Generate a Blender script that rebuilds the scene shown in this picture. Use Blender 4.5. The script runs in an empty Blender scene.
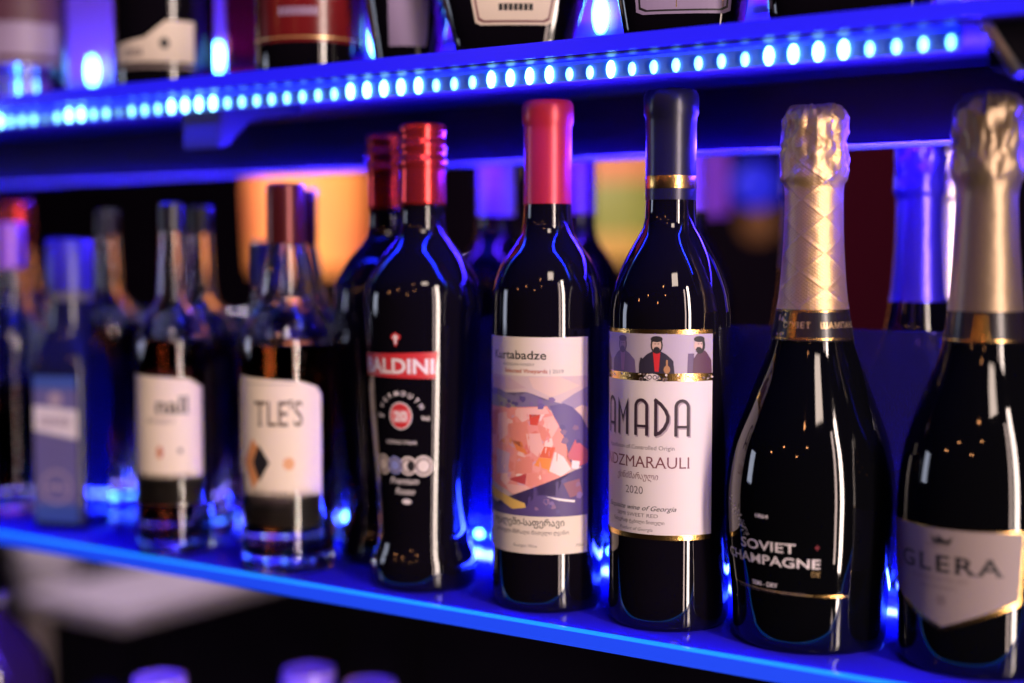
import bpy, bmesh, math, random
from math import sin, cos, radians as R, pi, sqrt, asin
from mathutils import Vector, Matrix, noise
random.seed(7)
S = bpy.context.scene
COL = S.collection

# ------------------------------------------------------------------ materials
def mat(name, col=(0.5, 0.5, 0.5), rough=0.5, metal=0.0, trans=0.0, ior=1.5, emit=None, es=0.0, coat=0.0, spec=0.5):
    m = bpy.data.materials.new(name); m.use_nodes = True
    b = m.node_tree.nodes['Principled BSDF']
    b.inputs['Base Color'].default_value = (*col, 1)
    b.inputs['Roughness'].default_value = rough
    b.inputs['Metallic'].default_value = metal
    b.inputs['Transmission Weight'].default_value = trans
    b.inputs['IOR'].default_value = ior
    b.inputs['Coat Weight'].default_value = coat
    b.inputs['Specular IOR Level'].default_value = spec
    if emit:
        b.inputs['Emission Color'].default_value = (*emit, 1)
        b.inputs['Emission Strength'].default_value = es
    return m

def nodes(m):
    return m.node_tree.nodes, m.node_tree.links, m.node_tree.nodes['Principled BSDF']

def add_noise_bump(m, scale=200.0, strength=0.2, dist=0.001, stretch=(1, 1, 1), detail=3.0):
    n, l, b = nodes(m)
    tc = n.new('ShaderNodeTexCoord'); mp = n.new('ShaderNodeMapping'); mp.inputs['Scale'].default_value = stretch
    no = n.new('ShaderNodeTexNoise'); no.inputs['Scale'].default_value = scale; no.inputs['Detail'].default_value = detail
    bu = n.new('ShaderNodeBump'); bu.inputs['Strength'].default_value = strength; bu.inputs['Distance'].default_value = dist
    l.new(tc.outputs['Object'], mp.inputs['Vector']); l.new(mp.outputs[0], no.inputs['Vector'])
    l.new(no.outputs['Fac'], bu.inputs['Height']); l.new(bu.outputs[0], b.inputs['Normal'])
    return m

def add_noise_color(m, c1, c2, scale=8.0, lo=0.35, hi=0.65, stretch=(1, 1, 1)):
    n, l, b = nodes(m)
    tc = n.new('ShaderNodeTexCoord'); mp = n.new('ShaderNodeMapping'); mp.inputs['Scale'].default_value = stretch
    no = n.new('ShaderNodeTexNoise'); no.inputs['Scale'].default_value = scale
    cr = n.new('ShaderNodeValToRGB')
    cr.color_ramp.elements[0].position = lo; cr.color_ramp.elements[0].color = (*c1, 1)
    cr.color_ramp.elements[1].position = hi; cr.color_ramp.elements[1].color = (*c2, 1)
    l.new(tc.outputs['Object'], mp.inputs['Vector']); l.new(mp.outputs[0], no.inputs['Vector'])
    l.new(no.outputs['Fac'], cr.inputs['Fac']); l.new(cr.outputs['Color'], b.inputs['Base Color'])
    return m

M = {}
M['darkglass'] = mat('dark_bottle_glass', (0.004, 0.003, 0.006), 0.03, ior=1.52)
M['greenglass'] = mat('near_black_green_glass', (0.002, 0.002, 0.003), 0.035, ior=1.52)
M['clear'] = mat('clear_glass', (0.95, 0.95, 1.0), 0.0, trans=1.0, ior=1.46)
M['blueglass'] = mat('pale_blue_glass', (0.55, 0.65, 1.0), 0.0, trans=1.0, ior=1.46)
M['amber'] = mat('amber_spirit', (0.62, 0.22, 0.05), 0.0, trans=1.0, ior=1.36)
M['brownspirit'] = mat('brown_spirit', (0.30, 0.07, 0.02), 0.0, trans=1.0, ior=1.36)
M['redspirit'] = mat('red_spirit', (0.45, 0.03, 0.02), 0.0, trans=1.0, ior=1.36)
M['redfoil'] = add_noise_bump(mat('red_capsule', (0.50, 0.02, 0.045), 0.34, metal=0.25), 500, .08, .0006)
M['redmetal'] = mat('red_metal_cap', (0.55, 0.03, 0.03), 0.22, metal=0.75)
M['darkredcap'] = mat('dark_red_cap', (0.10, 0.012, 0.012), 0.3, metal=0.5)
M['navyfoil'] = add_noise_bump(mat('navy_capsule', (0.012, 0.010, 0.035), 0.3, metal=0.2), 300, .1, .0006)
M['gold'] = add_noise_bump(mat('gold_foil_band', (0.83, 0.50, 0.16), 0.25, metal=1.0), 900, .25, .0005)
M['black'] = mat('black_satin', (0.008, 0.007, 0.01), 0.35)
M['bluecap'] = mat('blue_cap', (0.03, 0.02, 0.30), 0.35)
M['greycap'] = mat('smoke_grey_cap', (0.12, 0.11, 0.13), 0.3)
M['paper'] = mat('cream_paper', (0.74, 0.62, 0.54), 0.6)
M['paper_warm'] = mat('warm_cream_paper', (0.80, 0.66, 0.54), 0.6)
M['paper_pink'] = mat('pale_rose_paper', (0.74, 0.64, 0.66), 0.55)
M['paper_dimmed'] = mat('dimmed_white_paper', (0.26, 0.20, 0.20), 0.6)  # white paper darkened to carry the weaker light on the GLERA label
M['ink'] = mat('black_ink', (0.012, 0.010, 0.014), 0.5)
M['ink_soft'] = mat('grey_brown_ink', (0.16, 0.11, 0.12), 0.55)
M['ink_wine'] = mat('wine_ink', (0.18, 0.05, 0.07), 0.5)
M['ink_red'] = mat('brick_red_ink', (0.42, 0.06, 0.03), 0.5)
M['ink_white'] = mat('white_ink', (0.80, 0.72, 0.76), 0.4)
M['ink_gold'] = mat('gold_ink', (0.75, 0.50, 0.22), 0.3, metal=0.6)
M['ink_lilac'] = mat('lilac_shadow_ink', (0.40, 0.31, 0.38), 0.5)
M['labelred'] = mat('label_red', (0.60, 0.03, 0.04), 0.4)
M['bluelabel'] = mat('powder_blue_label', (0.14, 0.12, 0.30), 0.5)
M['bluelabel_dark'] = mat('deep_blue_label', (0.05, 0.10, 0.38), 0.5)
M['purplelabel'] = mat('lavender_label', (0.34, 0.26, 0.46), 0.5)
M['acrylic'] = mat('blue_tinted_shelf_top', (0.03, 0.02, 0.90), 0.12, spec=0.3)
M['under'] = mat('dark_navy_underside', (0.016, 0.008, 0.065), 0.35, spec=0.12)
M['fascia'] = mat('dark_navy_fascia', (0.012, 0.005, 0.04), 0.5, spec=0.06)
M['edgetrim'] = mat('satin_white_trim', (0.6, 0.5, 0.8), 0.4)
M['riser'] = mat('blue_back_riser', (0.16, 0.12, 0.90), 0.10, trans=0.93, ior=1.25)
M['edge'] = mat('edge_lit_glass', (0.02, 0.03, 0.4), 0.2, emit=(0.004, 0.06, 0.80), es=0.9)  # LED light in the glass edge, put in as emission
M['edgeline'] = mat('edge_lit_bright_line', (0.02, 0.1, 0.5), 0.2, emit=(0.006, 0.24, 1.0), es=1.25)  # highlight along the top of the edge, put in as emission
M['edgeup'] = mat('edge_lit_glass_deep', (0.02, 0.02, 0.4), 0.2, emit=(0.008, 0.003, 0.75), es=1.0)  # upper edge's LED glow, likewise put in as emission
M['channel'] = mat('led_channel_blue_white', (0.10, 0.22, 0.85), 0.35)
M['led_hot'] = mat('led_chip_bright', (0.5, 0.8, 1.0), 0.3, emit=(0.12, 0.55, 1.0), es=22.0)
M['led'] = mat('led_chip_glow', (0.5, 0.8, 1.0), 0.3, emit=(0.20, 0.75, 1.0), es=3.2)
M['wall'] = add_noise_color(mat('dark_plum_wall', rough=0.9, spec=0.05), (0.005, 0.003, 0.007), (0.008, 0.004, 0.010), 2)
M['floor'] = add_noise_color(mat('dark_floor', rough=0.7, spec=0.08), (0.006, 0.004, 0.009), (0.010, 0.007, 0.014), 3)
M['ceil'] = mat('dark_ceiling', (0.006, 0.005, 0.008), 0.9, spec=0.05)
M['steel'] = mat('brushed_steel', (0.5, 0.48, 0.52), 0.3, metal=1.0)
M['blackmetal'] = mat('black_powder_metal', (0.004, 0.003, 0.006), 0.7, spec=0.1)
M['white'] = mat('white_laminate', (0.7, 0.62, 0.68), 0.4)
M['beige'] = mat('beige_fabric', (0.45, 0.36, 0.32), 0.8)
M['cushion'] = mat('off_white_cushion', (0.75, 0.68, 0.68), 0.7)
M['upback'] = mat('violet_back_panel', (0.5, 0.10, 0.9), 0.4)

def foil_mat(name, col, rough=0.3, diamond=True):
    m = mat(name, col, rough, metal=0.8)
    n, l, b = nodes(m)
    tc = n.new('ShaderNodeTexCoord')
    sx = n.new('ShaderNodeSeparateXYZ'); l.new(tc.outputs['Object'], sx.inputs[0])
    at = n.new('ShaderNodeMath'); at.operation = 'ARCTAN2'
    l.new(sx.outputs['Y'], at.inputs[0]); l.new(sx.outputs['X'], at.inputs[1])
    def lin(ka, kz):
        a = n.new('ShaderNodeMath'); a.operation = 'MULTIPLY'; a.inputs[1].default_value = ka; l.new(at.outputs[0], a.inputs[0])
        z = n.new('ShaderNodeMath'); z.operation = 'MULTIPLY_ADD'; z.inputs[1].default_value = kz
        l.new(sx.outputs['Z'], z.inputs[0]); l.new(a.outputs[0], z.inputs[2])
        s = n.new('ShaderNodeMath'); s.operation = 'SINE'; l.new(z.outputs[0], s.inputs[0])
        return s
    def mx(a, b_):
        k = n.new('ShaderNodeMath'); k.operation = 'MAXIMUM'; l.new(a.outputs[0], k.inputs[0]); l.new(b_.outputs[0], k.inputs[1]); return k
    big = mx(lin(4, 330), lin(4, -330))
    p = n.new('ShaderNodeMath'); p.operation = 'POWER'; p.inputs[1].default_value = 18
    cl = n.new('ShaderNodeMath'); cl.operation = 'MAXIMUM'; cl.inputs[1].default_value = 0; l.new(big.outputs[0], cl.inputs[0]); l.new(cl.outputs[0], p.inputs[0])
    fine = mx(lin(40, 3300), lin(40, -3300))
    wr = n.new('ShaderNodeTexNoise'); wr.inputs['Scale'].default_value = 120; l.new(tc.outputs['Object'], wr.inputs['Vector'])
    s1 = n.new('ShaderNodeMath'); s1.operation = 'MULTIPLY_ADD'; s1.inputs[1].default_value = 0.25 if diamond else 0.0
    l.new(fine.outputs[0], s1.inputs[0])
    s0 = n.new('ShaderNodeMath'); s0.operation = 'MULTIPLY'; s0.inputs[1].default_value = 0.8 if diamond else 0.1; l.new(p.outputs[0], s0.inputs[0])
    l.new(s0.outputs[0], s1.inputs[2])
    s2 = n.new('ShaderNodeMath'); s2.operation = 'MULTIPLY_ADD'; s2.inputs[1].default_value = 0.9; l.new(wr.outputs['Fac'], s2.inputs[0]); l.new(s1.outputs[0], s2.inputs[2])
    bu = n.new('ShaderNodeBump'); bu.inputs['Strength'].default_value = 0.5; bu.inputs['Distance'].default_value = 0.0006
    l.new(s2.outputs[0], bu.inputs['Height']); l.new(bu.outputs[0], b.inputs['Normal'])
    return m
M['goldfoil'] = foil_mat('pale_gold_foil', (0.66, 0.42, 0.21), 0.36)
M['bronzefoil'] = foil_mat('bronze_foil', (0.28, 0.20, 0.13), 0.42, False)
M['bluefoil'] = foil_mat('blue_foil', (0.10, 0.06, 0.95), 0.3, False)
M['silverfoil'] = foil_mat('pale_silver_foil', (0.80, 0.66, 0.62), 0.35, False)

# ------------------------------------------------------------------ builders
def obj(name, bm, mats, parent=None, loc=(0, 0, 0), rot=(0, 0, 0), smooth=True, sharp=40, recalc=True):
    if recalc: bmesh.ops.recalc_face_normals(bm, faces=bm.faces[:])
    me = bpy.data.meshes.new(name); bm.to_mesh(me); bm.free()
    if not isinstance(mats, (list, tuple)): mats = [mats]
    for m in mats: me.materials.append(M[m] if isinstance(m, str) else m)
    if smooth:
        for p in me.polygons: p.use_smooth = True
        try: me.set_sharp_from_angle(angle=R(sharp))
        except Exception: pass
    o = bpy.data.objects.new(name, me); COL.objects.link(o)
    o.location = loc; o.rotation_euler = rot
    if parent: o.parent = parent
    return o

def thing(name, label, cat, loc=(0, 0, 0), rz=0.0, group=None):
    o = bpy.data.objects.new(name, None); COL.objects.link(o)
    o.empty_display_size = 0.02
    o.location = loc; o.rotation_euler = (0, 0, rz)
    o['label'] = label; o['category'] = cat
    if group: o['group'] = group
    return o

def tag(o, label, cat, group=None):
    o['label'] = label; o['category'] = cat
    if group: o['group'] = group
    return o

def dup(root, loc, rz, label, group=None, swap=None):
    r = root.copy(); COL.objects.link(r); r.location = loc; r.rotation_euler = (0, 0, rz); r['label'] = label
    if group: r['group'] = group
    for ch in list(root.children):
        c = ch.copy(); COL.objects.link(c); c.parent = r
        for g in list(ch.children):
            d = g.copy(); COL.objects.link(d); d.parent = c
    return r

def box(bm, x0, x1, y0, y1, z0, z1, bevel=0.0, mi=0):
    v = [bm.verts.new(p) for p in ((x0, y0, z0), (x1, y0, z0), (x1, y1, z0), (x0, y1, z0), (x0, y0, z1), (x1, y0, z1), (x1, y1, z1), (x0, y1, z1))]
    fs = [bm.faces.new([v[i] for i in q]) for q in ((0, 3, 2, 1), (4, 5, 6, 7), (0, 1, 5, 4), (1, 2, 6, 5), (2, 3, 7, 6), (3, 0, 4, 7))]
    for f in fs: f.material_index = mi
    if bevel:
        es = list({e for f in fs for e in f.edges})
        r = bmesh.ops.bevel(bm, geom=es, offset=bevel, segments=2, affect='EDGES', profile=0.5)
        for f in r['faces']: f.material_index = mi
    return bm

def lathe(bm, prof, segs=64, capb=True, capt=True, mi=0, jit=None, sq=None):
    """prof: (radius, height) bottom to top.  sq: superellipse exponent for squarish sections"""
    rings = []
    for (r, z) in prof:
        ring = []
        for k in range(segs):
            a = 2 * pi * k / segs
            rr = r
            if sq:
                n, ax, ay = sq
                rr = r / ((abs(cos(a) / ax) ** n + abs(sin(a) / ay) ** n) ** (1 / n))
            zz = z
            if jit: rr, zz = jit(rr, zz, a)
            ring.append(bm.verts.new((rr * cos(a), rr * sin(a), zz)))
        rings.append(ring)
    for i in range(len(rings) - 1):
        for k in range(segs):
            f = bm.faces.new((rings[i][k], rings[i][(k + 1) % segs], rings[i + 1][(k + 1) % segs], rings[i + 1][k])); f.material_index = mi
    if capb: bm.faces.new(list(reversed(rings[0]))).material_index = mi
    if capt: bm.faces.new(rings[-1]).material_index = mi
    return bm

def rad(prof, z):
    if z <= prof[0][1]: return prof[0][0]
    for (r0, z0), (r1, z1) in zip(prof, prof[1:]):
        if z0 <= z <= z1: return r0 + (r1 - r0) * (z - z0) / max(1e-9, z1 - z0)
    return prof[-1][0]

def sm(prof, step=0.004):
    """Catmull-Rom resample of a silhouette so the glass curves smoothly"""
    out = []
    n = len(prof)
    for i in range(n - 1):
        p0 = prof[max(0, i - 1)]; p1 = prof[i]; p2 = prof[i + 1]; p3 = prof[min(n - 1, i + 2)]
        d = math.hypot(p2[0] - p1[0], p2[1] - p1[1]); k = max(1, min(8, int(d / step)))
        for j in range(k):
            t = j / k
            q = []
            for c in (0, 1):
                m1 = (p2[c] - p0[c]) / 2; m2 = (p3[c] - p1[c]) / 2
                h = (2 * t ** 3 - 3 * t ** 2 + 1) * p1[c] + (t ** 3 - 2 * t ** 2 + t) * m1 + (-2 * t ** 3 + 3 * t ** 2) * p2[c] + (t ** 3 - t ** 2) * m2
                q.append(h)
            lo, hi = min(p1[1], p2[1]), max(p1[1], p2[1])
            q[1] = min(max(q[1], lo), hi)
            out.append((max(q[0], 0.0005), q[1]))
    out.append(prof[-1])
    return out

def heel(r):
    return [(r * 0.55, 0.003), (r - 0.0060, 0.0), (r - 0.0030, 0.0004), (r - 0.0012, 0.0016), (r - 0.0003, 0.0038), (r, 0.0070)]

# ---- lettering and label graphics, wrapped on the bottle's curve
_fc = bpy.data.curves.new('lettering_source', 'FONT'); _fo = bpy.data.objects.new('lettering_source', _fc); COL.objects.link(_fo)
def text(s, h, x=0.0, z=0.0, align='L', bold=0.0, shear=0.0, sx=1.0, space=1.0, width=None, serif=0.0):
    """triangles of a line of lettering: cap height h, baseline z; returns list of flat polygons"""
    _fc.body = s; _fc.size = 1.0; _fc.offset = bold; _fc.shear = shear; _fc.space_character = space; _fc.resolution_u = 3
    bpy.context.view_layer.update()
    dg = bpy.context.evaluated_depsgraph_get(); eo = _fo.evaluated_get(dg); me = eo.to_mesh()
    vs = [v.co.copy() for v in me.vertices]; ps = [list(p.vertices) for p in me.polygons]
    if serif:
        cnt = {}
        for p in ps:
            for i in range(len(p)):
                e = tuple(sorted((p[i], p[(i + 1) % len(p)]))); cnt[e] = cnt.get(e, 0) + 1
        for (a, b), c in cnt.items():
            if c == 1:
                A, B = vs[a], vs[b]
                if abs(A.y - B.y) < .004 and 0.04 < abs(A.x - B.x) < 0.24 and (abs(A.y) < .02 or abs(A.y - .727) < .03):
                    x0, x1 = sorted((A.x, B.x)); up = 1 if A.y < .3 else -1
                    i = len(vs); y0 = A.y
                    vs += [Vector((x0 - serif, y0, 0)), Vector((x1 + serif, y0, 0)), Vector((x1 + serif, y0 + up * .05, 0)), Vector((x0 - serif, y0 + up * .05, 0))]
                    ps.append([i, i + 1, i + 2, i + 3])
    eo.to_mesh_clear()
    if not vs: return []
    k = h / 0.727
    x0 = min(v.x for v in vs); x1 = max(v.x for v in vs)
    kx = k * sx
    if width: kx = width / (x1 - x0)
    w = (x1 - x0) * kx
    ox = {'L': x, 'C': x - w / 2, 'R': x - w}[align]
    return [[(ox + (vs[i].x - x0) * kx, z + vs[i].y * k) for i in p] for p in ps]

def ell(cx, cz, rx, rz, n=20, a0=0, a1=2 * pi):
    return [(cx + rx * cos(a0 + (a1 - a0) * k / n), cz + rz * sin(a0 + (a1 - a0) * k / n)) for k in range(n if a1 - a0 > 6.28 else n + 1)]

def rect(x0, z0, x1, z1): return [(x0, z0), (x1, z0), (x1, z1), (x0, z1)]

def ring(cx, cz, ro, ri, n=24):
    out = []
    for k in range(n):
        a, b = 2 * pi * k / n, 2 * pi * (k + 1) / n
        out.append([(cx + ro * cos(a), cz + ro * sin(a)), (cx + ro * cos(b), cz + ro * sin(b)), (cx + ri * cos(b), cz + ri * sin(b)), (cx + ri * cos(a), cz + ri * sin(a))])
    return out

def band(pts, w):
    """thick stroke along points"""
    out = []
    for (a, b) in zip(pts, pts[1:]):
        d = Vector((b[0] - a[0], b[1] - a[1])); 
        if d.length < 1e-9: continue
        n = Vector((-d.y, d.x)).normalized() * w / 2; e = d.normalized() * w * .25
        out.append([(a[0] - e.x + n.x, a[1] - e.y + n.y), (a[0] - e.x - n.x, a[1] - e.y - n.y), (b[0] + e.x - n.x, b[1] + e.y - n.y), (b[0] + e.x + n.x, b[1] + e.y + n.y)])
    return out

def wrap(bm, polys, rfun, rref, off, mi, xs=0.0016, zs=None, flat=None):
    """cut flat polygons into narrow strips and lay them on the bottle surface (arc x, height z)"""
    t = bmesh.new()
    for p in polys:
        if len(p) < 3: continue
        try: t.faces.new([t.verts.new((q[0], 0, q[1])) for q in p])
        except ValueError: pass
    if not t.faces: t.free(); return
    bmesh.ops.triangulate(t, faces=[f for f in t.faces if len(f.verts) > 4])
    x0 = min(v.co.x for v in t.verts); x1 = max(v.co.x for v in t.verts)
    z0 = min(v.co.z for v in t.verts); z1 = max(v.co.z for v in t.verts)
    if not flat:
        k = math.floor(x0 / xs) + 1
        while k * xs < x1:
            bmesh.ops.bisect_plane(t, geom=t.verts[:] + t.edges[:] + t.faces[:], plane_co=(k * xs, 0, 0), plane_no=(1, 0, 0)); k += 1
    if zs:
        k = math.floor(z0 / zs) + 1
        while k * zs < z1:
            bmesh.ops.bisect_plane(t, geom=t.verts[:] + t.edges[:] + t.faces[:], plane_co=(0, 0, k * zs), plane_no=(0, 0, 1)); k += 1
    mp = {}
    for v in t.verts:
        if flat:
            P = flat(v.co.x, v.co.z, off)
        else:
            a = v.co.x / rref; r = rfun(v.co.z) + off
            P = (r * cos(a), r * sin(a), v.co.z)
        mp[v] = bm.verts.new(P)
    for f in t.faces:
        try: nf = bm.faces.new([mp[v] for v in f.verts])
        except ValueError: continue
        nf.material_index = mi
    t.free()

class Label:
    """a printed label: layered graphics, one mesh, one material per ink"""
    def __init__(s, rfun, rref, zs=None, flat=None):
        s.bm = bmesh.new(); s.r = rfun; s.rref = rref; s.m = []; s.zs = zs; s.flat = flat
    def add(s, polys, m, layer=0):
        if polys and not isinstance(polys[0], list): polys = [polys]
        if m not in s.m: s.m.append(m)
        wrap(s.bm, polys, s.r, s.rref, 0.00012 + layer * 0.00004, s.m.index(m), zs=s.zs, flat=s.flat)
    def done(s, name, parent, label=None):
        # orient outwards
        for f in s.bm.faces:
            c = f.calc_center_median(); 
            d = Vector((c.x, c.y, 0)) if not s.flat else Vector((1, 0, 0))
            if f.normal.length == 0: f.normal_update()
            if f.normal.dot(d) < 0: f.normal_flip()
        o = obj(name, s.bm, s.m, parent, recalc=False, smooth=False)
        if label: o['label'] = label
        return o

def col(name, c, rough=0.55):
    if name not in M: M[name] = mat(name, c, rough)
    return name

ANG = {}   # direction from a bottle to the viewer side (radians), so labels face the bar front
def facing(x, y, turn=0.0): return math.atan2(-y, -x) + R(turn)

# ------------------------------------------------------------------ setting
def setting():
    def wallbox(name, *b, m='wall'):
        o = obj(name, box(bmesh.new(), *b), m, smooth=False); o['kind'] = 'structure'; return o
    wallbox('floor', -6.0, 2.6, -3.0, 4.0, -1.15, -1.10, m='floor')
    wallbox('ceiling', -6.0, 2.6, -3.0, 4.0, 1.9, 1.95, m='ceil')
    wallbox('wall_back', -6.0, 2.6, 4.0, 4.05, -1.10, 1.9)
    wallbox('wall_front', -6.0, 2.6, -3.05, -3.0, -1.10, 1.9)
    wallbox('wall_left', -6.05, -6.0, -3.0, 4.0, -1.10, 1.9)
    wallbox('wall_right', 2.6, 2.65, -3.0, 4.0, -1.10, 1.9)
setting()

# ------------------------------------------------------------------ shelves
LX0, LX1 = -1.45, 0.02
def lower_shelf():
    t = thing('glass_shelf', 'long blue-lit glass shelf carrying the row of wine and whisky bottles', 'shelf', (0, 0, 0))
    obj('shelf_top', box(bmesh.new(), LX0, LX1, 0.6725, 0.862, -0.0098, 0.0, 0.0006), 'acrylic', t)
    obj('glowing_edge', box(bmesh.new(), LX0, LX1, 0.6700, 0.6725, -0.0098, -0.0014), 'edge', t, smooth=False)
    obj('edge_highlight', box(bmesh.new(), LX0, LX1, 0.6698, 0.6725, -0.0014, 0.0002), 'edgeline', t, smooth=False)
    r = thing('back_riser', 'low blue translucent panel standing along the back of the lower shelf', 'panel', (0, 0, 0))
    obj('panel', box(bmesh.new(), LX0, LX1, 0.8545, 0.8595, 0.0002, 0.1625, 0.001), 'riser', r)
    # LED strip at the foot of the riser
    s = thing('led_strip', 'blue LED strip along the back foot of the lower shelf', 'light strip', (0, 0, 0), group=None)
    obj('strip_base', box(bmesh.new(), LX0, LX1 - .02, 0.8440, 0.8530, 0.0002, 0.003), 'channel', s, smooth=False)
    ld = None
    k = 0
    for i in range(70):
        x = -0.10 - i * .0160
        if ld is None:
            b = bmesh.new(); bmesh.ops.create_uvsphere(b, u_segments=12, v_segments=8, radius=0.0024)
            ld = obj('led', b, 'led_hot', s, loc=(x, 0.8455, 0.0048))
        else:
            c = ld.copy(); COL.objects.link(c); c.location = (x, 0.8455, 0.0048); c.parent = s
    r2 = thing('glass_shelf', 'rear glass shelf behind the blue riser, holding the back row of dark bottles', 'shelf', (0, 0, 0))
    obj('shelf_top', box(bmesh.new(), LX0, LX1, 0.866, 1.07, -0.0098, 0.0, 0.0006), 'acrylic', r2)
lower_shelf()

UX1 = -0.205
UPLED = (-1.18, -1.10, -1.014, -0.936, -0.858, -0.775, -0.692, -0.600, -0.495, -0.401, -0.285)
def upper_shelf():
    t = thing('glass_shelf', 'upper glass shelf with deep blue edge holding the cropped-off spirit bottles', 'shelf', (0, 0, 0))
    obj('shelf_slab', box(bmesh.new(), LX0, LX1, 0.6725, 0.865, 0.3175, 0.3270, 0.0006), 'under', t)
    obj('glowing_edge', box(bmesh.new(), LX0, LX1, 0.6700, 0.6725, 0.3180, 0.3265), 'edgeup', t, smooth=False)
    obj('rear_fascia', box(bmesh.new(), LX0, LX1, 0.846, 0.856, 0.2762, 0.3172, 0.0005), 'fascia', t)
    obj('fascia_trim', box(bmesh.new(), LX0, LX1, 0.840, 0.858, 0.2742, 0.2760, 0.0004), 'edgetrim', t)
    s = thing('led_strip', 'bright cyan LED strip under the front edge of the upper shelf', 'light strip', (0, 0, 0))
    obj('strip_channel', box(bmesh.new(), LX0, UX1, 0.6905, 0.6930, 0.3065, 0.3174), 'channel', s, smooth=False)
    lv = [mat('led_chip_glow', (0.5, 0.8, 1.0), 0.3, emit=(0.04, 0.50, 1.0), es=1.0), M['led'], mat('led_chip_glow', (0.5, 0.8, 1.0), 0.3, emit=(0.28, 0.85, 1.0), es=7.0)]
    protos = []
    for k, sc in enumerate(((.0019, .0013, .0030), (.0024, .0014, .0038), (.0029, .0015, .0050))):
        b = bmesh.new(); bmesh.ops.create_uvsphere(b, u_segments=12, v_segments=10, radius=1.0); bmesh.ops.scale(b, verts=b.verts, vec=sc)
        me = bpy.data.meshes.new('led'); b.to_mesh(me); b.free(); me.materials.append(lv[k])
        for p in me.polygons: p.use_smooth = True
        protos.append(me)
    pattern = '111122221111112112222111222221111111122221110112210111222210011110112220'
    x = UX1 - .004
    for n in range(66):
        k = int(pattern[n])
        o = bpy.data.objects.new('led', protos[k]); COL.objects.link(o); o.parent = s; o.location = (x, 0.6893, 0.3103 + (.0008 if k == 2 else 0)); x -= 0.0134
    # bracket, left
    b = bmesh.new()
    prof = [(0.0, 0.0), (0.085, 0.0), (0.085, -0.006), (0.03, -0.014), (0.010, -0.034), (0.0, -0.036)]
    vs0 = [b.verts.new((-.018, p[0], p[1])) for p in prof]; vs1 = [b.verts.new((.018, p[0], p[1])) for p in prof]
    b.faces.new(vs0); b.faces.new(list(reversed(vs1)))
    for i in range(len(prof)): b.faces.new((vs0[i], vs1[i], vs1[(i + 1) % len(prof)], vs0[(i + 1) % len(prof)]))
    bmesh.ops.bevel(b, geom=b.edges[:], offset=.0015, segments=2, affect='EDGES')
    t2 = thing('shelf_bracket', 'small blue-lit metal bracket under the upper shelf, above the left whisky bottles', 'bracket', (-0.722, 0.694, 0.3172))
    obj('bracket_body', b, mat('blue_grey_metal', (0.05, 0.04, 0.22), .3, metal=.5), t2)
    b = bmesh.new(); bmesh.ops.create_cone(b, cap_ends=True, segments=16, radius1=.004, radius2=.003, depth=.004)
    obj('screw', b, 'steel', t2, loc=(0.004, 0.0045, -0.030), rot=(R(90), 0, 0))
    # black bracket at the right end
    t3 = thing('shelf_bracket', 'black angled support arm under the right end of the upper shelf', 'bracket', (-0.19, 0.680, 0.3172))
    b = bmesh.new(); box(b, 0.0, 0.16, 0.002, 0.155, -0.022, -0.0006, .002); obj('support_block', b, 'blackmetal', t3)
    b = bmesh.new(); box(b, -0.0025, 0.0025, -0.006, 0.0, -0.030, 0.0, .0008)
    obj('arm_highlight', b, 'steel', t3, loc=(0.0, 0.001, -0.001), rot=(0, R(-32), 0))  # pale steel bar stands in for the highlight on the black arm
    # violet back panel + LED strip behind the upper bottles
    p = thing('glowing_backboard', 'violet-lit panel behind the bottles of the upper shelf', 'panel', (0, 0, 0))
    obj('panel', box(bmesh.new(), LX0, LX1, 0.852, 0.858, 0.3272, 0.66, 0.001), 'upback', p)
    s2 = thing('led_strip', 'blue LED strip behind the bottles on the upper shelf', 'light strip', (0, 0, 0))
    obj('strip_base', box(bmesh.new(), LX0, LX1, 0.848, 0.8515, 0.352, 0.362), 'channel', s2, smooth=False)
    b = bmesh.new(); bmesh.ops.create_uvsphere(b, u_segments=12, v_segments=10, radius=1.0); bmesh.ops.scale(b, verts=b.verts, vec=(0.0045, 0.003, 0.012))
    ld2 = None
    for x in UPLED:
        if ld2 is None: ld2 = obj('led', b, 'led_hot', s2, loc=(x, 0.846, 0.372))
        else:
            c = ld2.copy(); COL.objects.link(c); c.location = (x, 0.846, 0.372); c.parent = s2
upper_shelf()

# ------------------------------------------------------------------ front bottles
def glass_body(prof, z1, r0, m, parent, name='bottle_glass', segs=72, sq=None):
    p = [q for q in heel(r0)] + [q for q in prof if q[1] > .011 and q[1] < z1]
    p.append((rad(prof, z1), z1))
    return obj(name, lathe(bmesh.new(), sm(p), segs, sq=sq), m, parent)

def capsule(prof, z0, m, parent, name='capsule', jit=None, extra=0.0003, segs=64, step=.004):
    p = [(rad(prof, z0) + extra, z0)] + [(r + extra, z) for r, z in prof if z > z0 + .0005]
    p = sm(p, step)
    return obj(name, lathe(bmesh.new(), p + [(p[-1][0] * .6, p[-1][1] + .0004)], segs, jit=jit), m, parent)

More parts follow.
